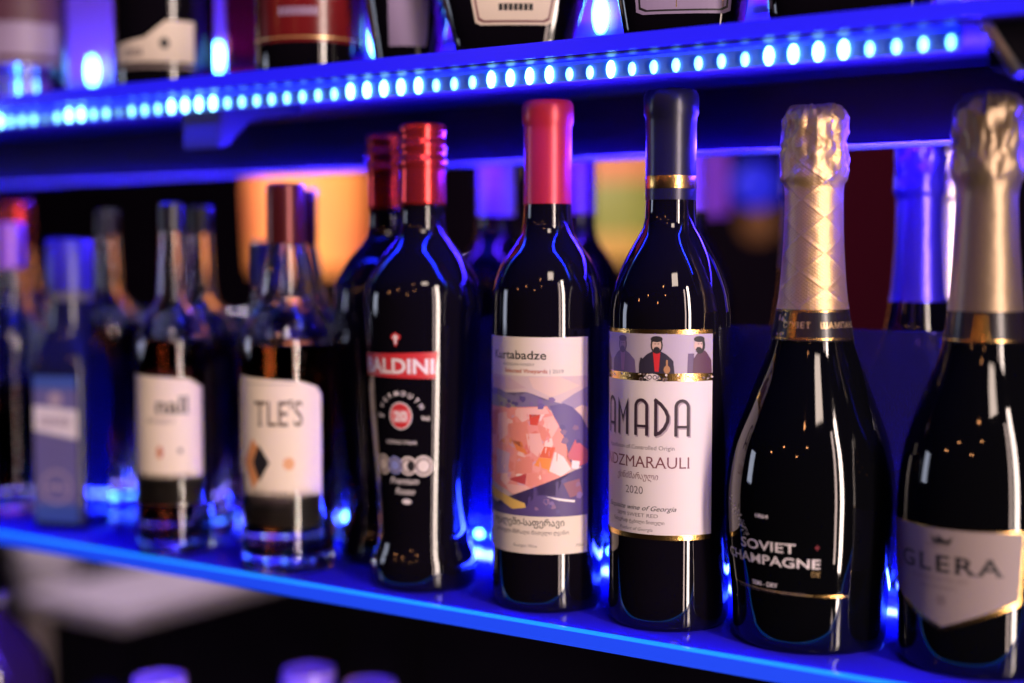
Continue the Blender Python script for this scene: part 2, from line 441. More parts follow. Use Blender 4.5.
# --- wine with the painted landscape label
P_KHAB = [(0.0327, 0.006), (0.0329, 0.0914), (0.0329, 0.1579), (0.0325, 0.1819), (0.0317, 0.1903), (0.0293, 0.1986), (0.0254, 0.207), (0.0197, 0.2148), (0.0155, 0.2219), (0.0143, 0.2285), (0.0139, 0.2392), (0.0138, 0.2653), (0.014, 0.2848), (0.0149, 0.2866), (0.0149, 0.2966), (0.0143, 0.2984), (0.0131, 0.2996)]
def wine_landscape():
    x, y = -0.4548, 0.7162
    t = thing('wine_bottle', 'dark wine bottle with red capsule and abstract painted landscape label', 'bottle', (x, y, 0), facing(x, y))
    r0 = 0.0327
    glass_body(P_KHAB, 0.2412, r0, 'darkglass', t)
    capsule(P_KHAB, 0.2388, 'redfoil', t)
    L = Label(lambda z: 0.0329, 0.0329)
    rr = 0.0329
    def X(u): return rr * asin(max(-1, min(1, u)))
    z0, z1 = 0.0355, 0.1615
    xa, xb = -rr * R(88), rr * R(45)
    L.add([rect(xa, z0, xb, z1)], 'paper')
    # painted panel
    za, zb = 0.0577, 0.1390
    def q(pts):   # measured on the label: sideways as a share of the bottle radius, height as a share of the panel
        return [(min(xb, max(xa, X((px * 0.2198 - 62) / 54.5))), zb - (py - 15) / 645 * (zb - za)) for px, py in pts]
    def art(pts, nm, c, lay): L.add([q(pts)], col(nm, c), lay)
    L.add([rect(xa, za, xb, zb)], col('art_sky', (0.62, 0.45, 0.47)), 1)
    art([(200, 20), (330, 15), (420, 60), (300, 110), (220, 70)], 'art_peach', (0.72, 0.50, 0.44), 2)
    art([(30, 30), (120, 25), (190, 70), (90, 85), (30, 80)], 'art_rose', (0.58, 0.38, 0.44), 2)
    art([(20, 85), (70, 80), (100, 95), (150, 112), (190, 88), (215, 95), (240, 120), (300, 128), (345, 140), (345, 170), (200, 165), (20, 165)], 'art_hill', (0.21, 0.16, 0.30), 2)
    art([(20, 120), (60, 108), (110, 128), (150, 135), (150, 165), (20, 165)], 'art_olive', (0.34, 0.30, 0.26), 3)
    art([(340, 135), (400, 95), (462, 65), (470, 68), (470, 170), (390, 165)], 'art_mauve', (0.33, 0.25, 0.42), 2)
    art([(400, 165), (430, 150), (470, 160), (470, 260), (440, 235)], 'art_peach', (0, 0, 0), 3)
    art([(290, 150), (350, 138), (390, 157), (430, 200), (470, 262), (470, 450), (400, 425), (350, 380), (345, 280), (318, 215)], 'art_purple', (0.13, 0.09, 0.27), 4)
    art([(15, 165), (60, 165), (150, 160), (280, 150), (305, 190), (325, 225), (348, 275), (340, 330), (355, 375), (392, 440), (345, 485), (322, 540), (250, 562), (205, 605), (100, 545), (15, 510)], 'art_pink', (0.82, 0.29, 0.26), 5)
    for pts, nm, c in (
        ([(20, 200), (70, 180), (55, 300), (20, 310)], 'art_coral', (0.66, 0.17, 0.15)),
        ([(65, 200), (105, 185), (110, 290), (70, 330)], 'art_blush', (0.85, 0.45, 0.42)),
        ([(150, 165), (275, 155), (290, 185), (250, 190), (190, 215), (140, 200)], 'art_blush', None),
        ([(110, 240), (190, 222), (205, 300), (180, 350), (128, 320)], 'art_coralmid', (0.78, 0.25, 0.20)),
        ([(128, 315), (170, 318), (195, 375), (150, 360)], 'art_orange', (0.80, 0.22, 0.07)),
        ([(203, 190), (252, 190), (240, 240), (207, 238)], 'art_red', (0.68, 0.07, 0.05)),
        ([(238, 232), (292, 258), (268, 318), (250, 285)], 'art_coralmid', None),
        ([(190, 280), (250, 275), (262, 335), (240, 385), (200, 350)], 'art_blush', None),
        ([(268, 337), (316, 340), (300, 392), (248, 385)], 'art_scarlet', (0.74, 0.12, 0.06)),
        ([(246, 387), (302, 392), (286, 444), (226, 424)], 'art_flame', (0.86, 0.27, 0.06)),
        ([(315, 360), (352, 385), (386, 445), (340, 475), (290, 450)], 'art_cream', (0.86, 0.66, 0.66)),
        ([(60, 360), (120, 375), (110, 470), (60, 480)], 'art_lilacpink', (0.62, 0.38, 0.50)),
        ([(150, 380), (220, 400), (215, 460), (140, 470)], 'art_coralmid', None),
        ([(113, 498), (192, 464), (186, 515)], 'art_brick', (0.52, 0.06, 0.07)),
        ([(190, 470), (260, 450), (262, 520), (200, 518)], 'art_coral2', (0.80, 0.27, 0.22)),
        ([(100, 520), (190, 520), (230, 545), (200, 600), (110, 548)], 'art_blush', None),
        ([(262, 205), (305, 195), (330, 245), (300, 300)], 'art_blush', None)):
        art(pts, nm, c, 6)
    random.seed(11)
    tones = [col('dab_%d' % k, c) for k, c in enumerate(((.86, .50, .46), (.80, .24, .20), (.84, .34, .30), (.76, .18, .15), (.88, .62, .58), (.70, .36, .46), (.84, .30, .12), (.78, .28, .30)))]
    for k in range(85):
        px = random.uniform(45, 330); py = random.uniform(175, 530)
        if py > 440 and px > 330 - (py - 440) * .5: continue
        r = random.uniform(10, 30); a = random.uniform(0, 6.28)
        pts = [(px + r * random.uniform(.55, 1.1) * cos(a + t * 6.28 / 5), py + 1.15 * r * random.uniform(.55, 1.1) * sin(a + t * 6.28 / 5)) for t in range(5)]
        L.add([q(pts)], random.choice(tones), 5.5 + .005 * k)
    art([(15, 590), (80, 622), (130, 600), (200, 612), (232, 562), (322, 562), (350, 482), (400, 450), (470, 430), (470, 661), (15, 661)], 'art_indigo', (0.09, 0.055, 0.20), 7)
    art([(350, 505), (420, 490), (435, 560), (380, 575)], 'art_umber', (0.26, 0.10, 0.16), 8)
    art([(15, 530), (90, 568), (185, 602), (190, 622), (130, 634), (80, 602), (15, 585)], 'art_ochre', (0.74, 0.46, 0.12), 8)
    art([(366, 385), (402, 308), (462, 360), (470, 420), (420, 432)], 'art_crimson', (0.58, 0.13, 0.19), 8)
    shades = [col('shade_%d' % k, c) for k, c in enumerate(((.17, .11, .32), (.10, .07, .24), (.22, .14, .34), (.24, .13, .26)))]
    for k in range(26):
        px, py = random.choice(((random.uniform(345, 440), random.uniform(200, 330)), (random.uniform(330, 450), random.uniform(480, 640)), (random.uniform(60, 330), random.uniform(120, 155)), (random.uniform(220, 330), random.uniform(590, 640))))
        r = random.uniform(8, 20); a = random.uniform(0, 6.28)
        L.add([q([(px + r * random.uniform(.6, 1.1) * cos(a + t * 1.256), py + r * random.uniform(.6, 1.1) * sin(a + t * 1.256)) for t in range(5)])], random.choice(shades), 8.2 + .005 * k)
    art([(275, 566), (402, 588), (400, 599), (330, 586)], 'art_white', (0.80, 0.72, 0.78), 9)
    art([(388, 402), (422, 410), (416, 446), (386, 440)], 'art_white', None, 9)
    art([(226, 540), (238, 540), (238, 556), (226, 556)], 'art_indigo', None, 9)
    # writing
    e = X(-0.02)
    L.add(text('Kurtabadze', 0.0052, e, 0.1487, 'R', bold=0.012, width=e - X(-0.93), serif=.035), 'ink', 1)
    L.add(text('GEORGIAN WINERY', 0.0017, X(-.23), 0.1448, 'R', space=1.1, width=X(-.23) - X(-.78)), 'ink_soft', 1)
    L.add(text('Selected Vineyards', 0.0024, X(.0), 0.1408, 'R', bold=.015, width=X(.0) - X(-.75)), 'ink_red', 1)
    L.add(text('| 2019', 0.0022, X(.04), 0.1408, 'L', width=X(.28) - X(.04)), 'ink_soft', 1)
    L.add(text('ოჯალეში-საფერავი', 0.0040, X(.30), 0.0520, 'R', bold=.01, width=X(.30) - X(-.93)), 'ink', 1)
    L.add(text('ქართული მშრალი წითელი ღვინო', 0.0022, X(.38), 0.0470, 'R', bold=.01, width=X(.38) - X(-.9)), 'ink_soft', 1)
    L.add(text('Georgian Wine', 0.0018, X(-.18), 0.0393, 'R'), 'ink_soft', 1)
    L.add(text('750ml', 0.0018, X(.65), 0.0393, 'R'), 'ink_soft', 1)
    L.done('label', t)
    return t
wine_a = wine_landscape()

# --- wine with the large white and gold label
P_TAM = [(0.0341, 0.0099), (0.0342, 0.097), (0.0342, 0.166), (0.0337, 0.1802), (0.0319, 0.1899), (0.0288, 0.199), (0.0253, 0.207), (0.0205, 0.2155), (0.0156, 0.224), (0.0145, 0.2297), (0.0141, 0.2399), (0.0139, 0.2625), (0.0142, 0.2855), (0.0152, 0.2878), (0.0152, 0.2973), (0.0147, 0.299), (0.0136, 0.3007)]
def deco(ch, x, z, w, h):
    """tall arched display capitals"""
    s = w * .21; out = []
    if ch == 'A':
        n = 12; cx = x + w / 2; ry = h * .22; cz = z + h - ry
        for k in range(n):
            a, b = pi - pi * k / n, pi - pi * (k + 1) / n
            ro, ri = w / 2, w / 2 - s
            out.append([(cx + ro * cos(a), cz + ry * sin(a)), (cx + ro * cos(b), cz + ry * sin(b)), (cx + ri * cos(b), cz + (ry - s) * sin(b)), (cx + ri * cos(a), cz + (ry - s) * sin(a))])
        out += [rect(x, z, x + s, cz), rect(x + w - s, z, x + w, cz), rect(x, z + h * .22, x + w, z + h * .22 + s * .8)]
    elif ch == 'M':
        out += [[(x, z), (x + s, z), (x + s, z + h * .78), (x, z + h)], [(x + w - s, z), (x + w, z), (x + w, z + h), (x + w - s, z + h * .78)],
                [(x, z + h), (x + s * .9, z + h * .74), (x + w / 2 + s * .1, z + h * .30), (x + w / 2, z + h * .50)], [(x + w, z + h), (x + w / 2, z + h * .50), (x + w / 2 - s * .1, z + h * .30), (x + w - s * .9, z + h * .74)]]
    elif ch == 'D':
        out.append([(x, z), (x + s, z), (x + s, z + h), (x, z + h)])
        pts = [(x + s * .3, z + h - s * .3), (x + w * .42, z + h * .86), (x + w * .72, z + h * .70), (x + w * .88, z + h * .54), (x + w * .86, z + h * .40), (x + w * .66, z + h * .22), (x + w * .36, z + h * .09), (x + s * .3, z + s * .4)]
        out += band(pts, s * 1.05)
    elif ch == 'T':
        out += [rect(x + w / 2 - s / 2, z, x + w / 2 + s / 2, z + h), rect(x, z + h - s * .8, x + w, z + h)]
    return out

def wine_tall_label():
    x, y = -0.3752, 0.7206
    t = thing('wine_bottle', 'dark wine bottle with navy capsule and large pale label reading TAMADA', 'bottle', (x, y, 0), facing(x, y))
    rr = 0.0342
    glass_body(P_TAM, 0.242, rr, 'darkglass', t)
    def crinkle(r, z, a):
        k = max(0, (z - .285) / .015)
        return r + .0007 * k * noise.noise(Vector((cos(a) * 3, sin(a) * 3, z * 200))), z + .0006 * k * noise.noise(Vector((cos(a) * 4, sin(a) * 4, 9)))
    cp = capsule(P_TAM, 0.2395, 'navyfoil', t, jit=crinkle)
    o = obj('gold_band', lathe(bmesh.new(), [(.01436, .2458), (.01446, .2462), (.01446, .2526), (.01436, .2530)], 64, False, False), 'gold', cp)
    L = Label(lambda z: rr, rr)
    D = lambda d: rr * R(d)
    xa, xb = D(-118), D(43)
    z0, z1 = 0.0520, 0.1680
    L.add([rect(xa, z0, xb, z1)], 'paper_pink')
    L.add([rect(xa, z1 - .0024, xb, z1)], 'gold', 1)
    L.add([rect(xa, z0, xb, z0 + .0028)], 'gold', 1)
    L.add([rect(xa, .1440, xb, .1656)], col('portrait_ground', (0.46, 0.38, 0.47)), 1)
    L.add([rect(xa, .1398, xb, .1440)], 'gold', 1)
    # worn patches and a scroll cartouche on the gold strip
    random.seed(3)
    for k in range(60):
        cx = random.uniform(xa, xb); cz = random.uniform(.1405, .1434)
        L.add([ell(cx, cz, random.uniform(.0004, .0011), random.uniform(.0003, .0008), 7)], random.choice(['ink_gold', col('pale_gold_ink', (0.80, .66, .52)), 'ink_soft', 'paper_pink']), 2)
    cc = D(-16)
    for k in (-1, 1):
        L.add(ring(cc + k * .0042, .1413, .0016, .0008, 12), 'ink', 3); L.add(ring(cc + k * .0066, .1406, .0012, .0006, 12), 'ink_soft', 3)
    L.add([ell(cc, .1418, .0042, .0020, 16)], 'paper_pink', 3); L.add(ring(cc - .0015, .1418, .0014, .0008, 10) + ring(cc + .0015, .1418, .0014, .0008, 10), 'ink_soft', 4)
    # three half-length sitters
    def sitter(cx, w, coat, skin, hair, shirt=None, turn=0, lay=2, beard=True):
        zb = .1440; zt = .1560
        L.add([[(cx - w, zb), (cx + w, zb), (cx + w * .93, zb + .0070), (cx + w * .55, zt - .0015), (cx + .0018, zt + .0004), (cx - .0018, zt + .0004), (cx - w * .55, zt - .0015), (cx - w * .93, zb + .0070)]], coat, lay)
        if shirt: L.add([[(cx - .0010, zb + .0010), (cx + .0012, zb + .0010), (cx + .0020, zt - .0005), (cx - .0020, zt - .0005)]], shirt, lay + 1)
        hx = cx + turn * .0016
        L.add([ell(hx, .1595, .0034, .0048, 16)], hair, lay + 1)
        L.add([ell(hx + turn * .0009, .1594, .0026, .0036, 14)], skin, lay + 2)
        L.add([ell(hx + turn * .0004, .1628, .0034, .0017, 12)], hair, lay + 3)
        if beard:
            L.add([ell(hx + turn * .0007, .1572, .0018, .0014, 12)], hair, lay + 3)
            L.add([rect(hx - .0012, .1600, hx - .0004, .1604), rect(hx + .0005, .1600, hx + .0013, .1604)], hair, lay + 3)
    col('coat_navy', (0.025, 0.018, 0.04)); col('coat_violet', (0.16, 0.10, 0.24)); col('coat_plum', (0.10, 0.035, 0.07))
    col('skin_pale', (0.62, 0.42, 0.36)); col('skin_faded', (0.30, 0.19, 0.30)); col('hair_dark', (0.02, 0.015, 0.02)); col('hair_faded', (0.13, 0.08, 0.17)); col('shirt_red', (0.60, 0.02, 0.03)); col('shirt_faded', (.30, .14, .34)); col('tan_ink', (0.45, 0.22, 0.10))
    sitter(D(-49), .0098, 'coat_violet', 'skin_faded', 'hair_faded', 'shirt_faded')
    sitter(D(-12), .0098, 'coat_navy', 'skin_pale', 'hair_dark', 'shirt_red')
    sitter(D(31), .0066, 'coat_plum', 'skin_pale', 'hair_dark', None, turn=-1)
    sitter(D(-84), .0080, 'coat_plum', 'skin_faded', 'hair_dark', None)
    L.add([[(D(-29), .1440), (D(-29) + .003, .1440), (D(-29) + .0026, .1490), (D(-29) + .0018, .1500), (D(-29) + .0018, .1525), (D(-29) + .0010, .1525), (D(-29) + .0010, .1500), (D(-29) + .0002, .1490)]], 'coat_navy', 6)
    L.add([ell(D(-2.5), .1462, .0018, .0022, 12), rect(D(-2.5) - .0005, .148, D(-2.5) + .0005, .1515)], 'tan_ink', 6)
    L.add([[(D(16), .1440), (D(16) + .003, .1440), (D(16) + .0028, .1500), (D(16) + .0040, .1550), (D(16) + .0004, .1550), (D(16) + .0006, .1500)]], 'hair_faded', 3)
    # big deco lettering with an offset shadow
    h, w = .0205, .0086
    for ch, d in (('T', -97), ('A', -75), ('M', -55.5), ('A', -34), ('D', -14), ('A', 4.5)):
        g = deco(ch, D(d), .1095, w, h)
        L.add([[(a + .0007, b - .0008) for a, b in p] for p in g], 'ink_lilac', 1)
        L.add(g, 'ink_wine' if 0 else col('deco_ink', (0.035, 0.015, 0.03)), 2)
    L.add(text('Appellation of Controlled Origin', .0024, D(4.8), .1018, 'R', width=D(4.8) - D(-72)), 'ink_soft', 1)
    L.add(text('KINDZMARAULI', .0066, D(19), .0918, 'R', width=D(18) - D(-93), serif=.03), 'ink_wine', 1)
    L.add(text('ქინძმარაული', .0036, D(-10), .0852, 'R', shear=.25, width=D(-10) - D(-56)), 'ink_wine', 1)
    L.add(text('2020', .0044, D(-24.6), .0770, 'R', width=D(-24.6) - D(-44), serif=.03), 'ink_soft', 1)
    L.add(text('Exquisite wine of Georgia', .0028, D(7), .0680, 'R', shear=.4, bold=.004, width=D(7) - D(-72)), 'ink', 1)
    L.add(text('SEMI SWEET RED', .0021, D(-10), .0642, 'R', width=D(-10) - D(-56)), 'ink_soft', 1)
    L.add(text('ნახევრად ტკბილი წითელი', .0019, D(-4), .0606, 'R', bold=.01, width=D(-4) - D(-62)), 'ink_soft', 1)
    L.add(text('Product of Georgia', .0019, D(-15), .0565, 'R', shear=.3, width=D(-15) - D(-52)), 'ink_soft', 1)
    L.done('label', t)
    return t
wine_b = wine_tall_label()

# --- sparkling wine
def crown(amp, ztop, zbot, seed):
    def j(r, z, a):
        k = max(0, min(1, (z - zbot) / (ztop - zbot))); k = min(1, k * 2)
        v = Vector((cos(a) * 2.2, sin(a) * 2.2, z * 95 + seed))
        n1 = noise.noise(v); n2 = noise.noise(v * 2.7) + .7 * abs(noise.noise(v * 5.1))
        wire = 0.5 * max(0, cos(4 * a)) ** 6
        return r + amp * k * (n1 * 1.2 + n2 * .8 + wire * .5) , z + amp * .4 * k * n2
    return j
P_SOV = [(0.0412, 0.0028), (0.0413, 0.014), (0.0425, 0.0307), (0.0449, 0.0528), (0.0457, 0.0749), (0.0453, 0.0859), (0.0439, 0.0969), (0.0417, 0.1079), (0.0381, 0.1189), (0.034, 0.1298), (0.0299, 0.1407), (0.0256, 0.1516), (0.0223, 0.1614), (0.019, 0.1788), (0.0181, 0.1843), (0.017, 0.1951), (0.0159, 0.2113), (0.0154, 0.2221), (0.0151, 0.2383), (0.0153, 0.2463), (0.0167, 0.2485), (0.017, 0.2512), (0.0163, 0.2597), (0.0162, 0.2705), (0.0159, 0.2812), (0.0145, 0.2849), (0.0118, 0.287), (0.0091, 0.2881)]
def soviet():
    x, y = -0.2930, 0.7286
    t = thing('sparkling_wine_bottle', 'black sparkling wine bottle with pale gold foil neck, printed SOVIET CHAMPAGNE', 'bottle', (x, y, 0), facing(x, y))
    glass_body(P_SOV, 0.184, 0.0412, 'greenglass', t)
    capsule(P_SOV, 0.1797, 'goldfoil', t, 'foil', jit=crown(.0021, .288, .240, 1.0), extra=.0004, segs=96, step=.0025)
    PS = sm(P_SOV); rf = lambda z: rad(PS, z)
    # neck band
    L = Label(lambda z: rf(z) + .0002, .0205, zs=.004)
    ca = .0205
    L.add([rect(-ca * pi, .1632, ca * pi * .999, .1802)], col('neckband_black', (0.012, 0.008, 0.012), .25))
    for z in (.1640, .1785): L.add([rect(-ca * pi, z, ca * pi * .999, z + .0007)], 'gold', 1)
    L.add(text('СОВЕТ', .0032, ca * R(-3), .1700, 'R', space=1.15), 'ink_gold', 1)
    L.add(text('ШАМПАНСКОЕ', .0032, ca * R(12), .1700, 'L', space=1.15), 'ink_gold', 1)
    for k in range(14):
        L.add([ell(ca * R(-52) + random.uniform(-.003, .003), .1715 + random.uniform(-.006, .006), .0006, .0009, 6)], 'ink_gold', 1)
    L.add([[(ca * R(-38), .1650), (ca * R(-24), .1650), (ca * R(-24), .1780), (ca * R(-38), .1780)]], 'gold', 1)
    L.done('neck_band', t, 'black paper band with gold lines')
    L = Label(rf, .0452, zs=.003)
    D = lambda d: .0452 * R(d)
    L.add(text('SOVIET', .0052, D(-9), .0545, 'R', bold=.012, width=D(-9) - D(-52)), 'ink_white')
    L.add(text('CHAMPAGNE', .0052, D(7), .0470, 'R', bold=.012, width=D(7) - D(-70)), 'ink_white')
    L.add(text('DE', .0028, D(7), .0428, 'R', bold=.0), 'ink_gold')
    L.add(text('SEMI - DRY', .0024, D(-22), .0352, 'R', bold=.02, width=D(-22) - D(-43)), 'ink_white')
    L.add(text('SPARKLING WINE · SEMI-DRY', .0015, D(-2), .0322, 'R', width=D(-2) - D(-58)), 'ink_soft')
    L.add([[(D(-62), .0340), (D(20), .0318), (D(20), .0323), (D(-62), .0344)]], 'ink_gold')
    L.add([[(D(1), .0320), (D(22), .0316), (D(27), .0322), (D(22), .0331), (D(3), .0329)]], 'gold', 1)  # glint at the end of the gold line, drawn as a patch
    L.add(text('1864', .0020, D(-28), .0715, 'R', bold=.02, width=D(-28) - D(-38)), 'ink_white')
    random.seed(5)
    for k in range(70):     # speckled silver sprig
        s = random.random(); cx = D(-66) + D(20) * s + random.gauss(0, .0012); cz = .0785 - .0165 * s + random.gauss(0, .0016)
        L.add([ell(cx, cz, random.uniform(.0002, .0005), random.uniform(.0002, .0005), 6)], 'ink_white')
    L.add([rect(D(4.4), .0570, D(5.2), .0594), rect(D(3.4), .0579, D(6.2), .0585)], col('dim_red_ink', (.25, .02, .04)))
    L.done('printed_lettering', t, 'white and gold print on the glass')
    return t
sov = soviet()

P_GLE = [(0.0403, 0.0101), (0.0412, 0.0415), (0.0421, 0.0675), (0.0416, 0.0882), (0.04, 0.1037), (0.0366, 0.1191), (0.0312, 0.1345), (0.025, 0.1499), (0.0209, 0.1627), (0.0183, 0.1795), (0.0173, 0.1907), (0.0157, 0.2111), (0.0147, 0.2288), (0.0144, 0.2404), (0.0152, 0.2444), (0.0172, 0.249), (0.0175, 0.254), (0.0167, 0.2666), (0.0162, 0.2806), (0.0146, 0.2856), (0.0121, 0.2881), (0.0091, 0.2896)]
def glera():
    x, y = -0.2025, 0.7335
    t = thing('sparkling_wine_bottle', 'black sparkling wine bottle with bronze foil and pointed pale label reading GLERA', 'bottle', (x, y, 0), facing(x, y))
    glass_body(P_GLE, 0.184, 0.0405, 'greenglass', t)
    capsule(P_GLE, 0.1803, 'bronzefoil', t, 'foil', jit=crown(.0018, .2896, .235, 5.0), extra=.0004, segs=96, step=.0025)
    PG = sm(P_GLE); rf = lambda z: rad(PG, z)
    ca = .021
    L = Label(lambda z: rf(z) + .0002, ca, zs=.004)
    L.add([rect(-ca * pi, .1650, ca * pi * .999, .1808)], 'neckband_black')
    L.add([rect(-ca * pi, .1655, ca * pi * .999, .1663)], 'gold', 1)
    L.add([[(ca * R(-20), .1655), (ca * R(8), .1655), (ca * R(4), .1790), (ca * R(-16), .1790)]], 'gold', 1)
    L.done('neck_band', t, 'black band with gold crest')
    L = Label(rf, .0418, zs=.004)
    D = lambda d: .0418 * R(d)
    xa, xb = D(-80), D(29); xm = D(-25.5)
    L.add([[(xm, .0228), (xb - .0015, .0388), (xb, .0748), (xa, .0748), (xa, .0388)]], 'gold')
    L.add([[(xm, .0253), (xb - .0022, .0408), (xb - .0006, .0742), (xa, .0742), (xa, .0408)]], 'paper_dimmed', 1)
    L.add(text('GLERA', .0086, D(15.5), .0528, 'R', bold=.016, space=1.2, width=D(15.5) - D(-63), serif=.05), 'ink', 2)
    L.add([[(D(-32), .0668), (D(-20), .0668), (D(-18), .0706), (D(-22.5), .0686), (D(-29), .0710), (D(-29.5), .0686), (D(-34), .0706)]], 'ink', 2)
    L.add(text('PROSECCO', .0018, D(-29), .0650, 'C'), 'ink_soft', 2)
    L.add(text('SPUMANTE EXTRA DRY', .0022, D(-29), .0480, 'C'), 'ink_soft', 2)
    L.add(text('VINO SPUMANTE', .0019, D(-29), .0440, 'C'), 'ink_soft', 2)
    for k in range(4): L.add([rect(D(-29) + k * .0012, .0363, D(-29) + k * .0012 + .0007, .0408)], 'ink_soft', 2)
    L.done('label', t)
    return t
gle = glera()

# --- vermouth-like bottle with waisted foot
P_BAL = [(0.0331, 0.0037), (0.0334, 0.0161), (0.0318, 0.0213), (0.0292, 0.0268), (0.0286, 0.0335), (0.0298, 0.0523), (0.0324, 0.0845), (0.0348, 0.1166), (0.0372, 0.1677), (0.0371, 0.1829), (0.0359, 0.1905), (0.0323, 0.1981), (0.0266, 0.207), (0.0196, 0.2152), (0.0149, 0.2222), (0.0139, 0.2279), (0.0136, 0.2398), (0.0144, 0.2411), (0.0142, 0.2531), (0.0141, 0.2631), (0.0147, 0.2644), (0.0146, 0.2688), (0.0139, 0.27), (0.0139, 0.2738), (0.0146, 0.275), (0.0146, 0.2788), (0.0139, 0.2801), (0.0139, 0.2838), (0.0146, 0.2851), (0.0142, 0.2895), (0.0126, 0.2907)]
def vermouth():
    x, y = -0.5474, 0.7150
    t = thing('vermouth_bottle', 'black vermouth bottle with red screw cap, printed BALDINI, front one of the pair', 'bottle', (x, y, 0), facing(x, y), group=None)
    glass_body(P_BAL, 0.242, 0.0331, 'darkglass', t)
    capsule(P_BAL, 0.2402, 'redmetal', t, 'screw_cap', step=.002)
    PB = sm(P_BAL); rf = lambda z: rad(PB, z)
    L = Label(rf, .034, zs=.004)
    D = lambda d: .034 * R(d)
    a, b = D(-72), D(12)
    L.add([[(a, .1345), (b, .1335), (b + .0015, .1500), (a, .1480)]], 'labelred')
    L.add(text('BALDINI', .0092, b - .0008, .1368, 'R', bold=.03, width=b - a - .002), 'ink_white', 1)
    cx = D(-27)
    L.add([ell(cx, .1575, .0014, .0045, 10), ell(cx, .1590, .0032, .0022, 12)], 'labelred'); L.add([ell(cx, .1575, .0008, .0034, 10), ell(cx, .1588, .0018, .0012, 10)], 'ink_white', 1)
    cx = D(-24)
    # arc of letters above the red roundel
    for k, ch in enumerate('VERMOUTH'):
        g = text(ch, .0030, 0, 0, 'C', bold=.02); th = R(62 - k * 124 / 7)
        px, pz = cx - .0135 * sin(th), .1095 + .0135 * cos(th)
        L.add([[(px + u * cos(th) - v * sin(th), pz + u * sin(th) + v * cos(th)) for u, v in p] for p in g], 'ink_white')
    L.add([ell(cx, .1105, .0075, .0085, 28)], 'ink_white'); L.add([ell(cx, .1105, .0068, .0077, 28)], 'labelred', 1)
    L.add([rect(cx - .0058, .1065, cx + .0058, .1140)], col('roundel_rose', (0.75, 0.22, 0.24)), 2)
    L.add(text('20', .0062, cx, .1073, 'C', bold=.03), 'ink_white', 3)
    L.add(text('Vol', .0026, D(2), .1080, 'C', bold=.02), 'ink_white'); L.add(text('No', .0026, D(-48), .1090, 'C', bold=.02), 'ink_white')
    L.add(text('TORINO ITALIA', .0022, D(-25), .0930, 'C', bold=.01), 'ink_white')
    for k, (d, m_, r) in enumerate(((-50, 'paper', .0062), (-33, col('medal_blue', (.25, .28, .65)), .0055), (-17, 'paper_pink', .0058), (0, 'paper_pink', .0064))):
        L.add([ell(D(d), .0795, r, r * 1.02, 20)], m_, k % 2); L.add(ring(D(d), .0795, r * .82, r * .62, 18), 'ink_soft', 3)
    L.add([ell(D(-14), .0795, .0025, .0032, 12)], 'ink', 4)
    L.add(text('Premium', .0042, D(-23), .0680, 'C', shear=.3, bold=.005), 'ink_white'); L.add(text('Rosso', .0042, D(-22), .0615, 'C', shear=.3, bold=.005), 'ink_white')
    L.add([ell(D(-20), .0570, .0035, .0016, 14)], 'ink_white')
    L.done('printed_lettering', t, 'white and red print on the glass')
    return t
ver = vermouth()
dup(ver, (-0.6125, 0.7610, 0), facing(-0.6125, 0.7610, -120), 'black vermouth bottle with red cap, half hidden behind the front vermouth bottle')

# --- whisky bottles (thin clear glass round amber spirit)
def spirit_bottle(name, label, loc, rz, prof, r0, cap_z, liq_z, liq_m, cap_m, glass='clear', sq=None, base=0.008, capn='screw_cap', wall=.0022, group=None, cat='bottle'):
    t = thing(name, label, cat, loc, rz, group)
    outer = sm(heel(r0) + [q for q in prof if q[1] > .011 and q[1] < cap_z - .001] + [(rad(prof, cap_z), cap_z)])
    inner = [(max(.002, r - wall), z) for r, z in outer if z > base + .002]
    inner = [(inner[0][0] * .4, base)] + [(inner[0][0] * .92, base + .0008)] + inner
    bm = bmesh.new()
    segs = 64
    lathe(bm, outer, segs, True, False, sq=sq)
    top = [v for v in bm.verts][-segs:]
    lathe(bm, list(reversed(inner)), segs, False, True, sq=sq)
    in_top = [v for v in bm.verts][len(outer) * segs: len(outer) * segs + segs]
    for k in range(segs): bm.faces.new((top[k], top[(k + 1) % segs], in_top[(k + 1) % segs], in_top[k]))
    obj('bottle_glass', bm, glass, t)
    lp = [(max(.001, r - wall + .0002), z) for r, z in outer if base + .002 < z < liq_z]
    lp = [(lp[0][0] * .4, base - .0002), (lp[0][0] * .92, base + .0006)] + lp + [(max(.001, rad(prof, liq_z) - wall + .0002), liq_z)]
    obj('spirit', lathe(bmesh.new(), lp, segs, sq=sq), liq_m, t)
    cp = [(rad(prof, cap_z) + .0006, cap_z - .004)] + [(r + .0004, z) for r, z in prof if z > cap_z + .0005]
    obj(capn, lathe(bmesh.new(), cp + [(cp[-1][0] * .6, cp[-1][1] + .0003)], 48), cap_m, t)
    return t

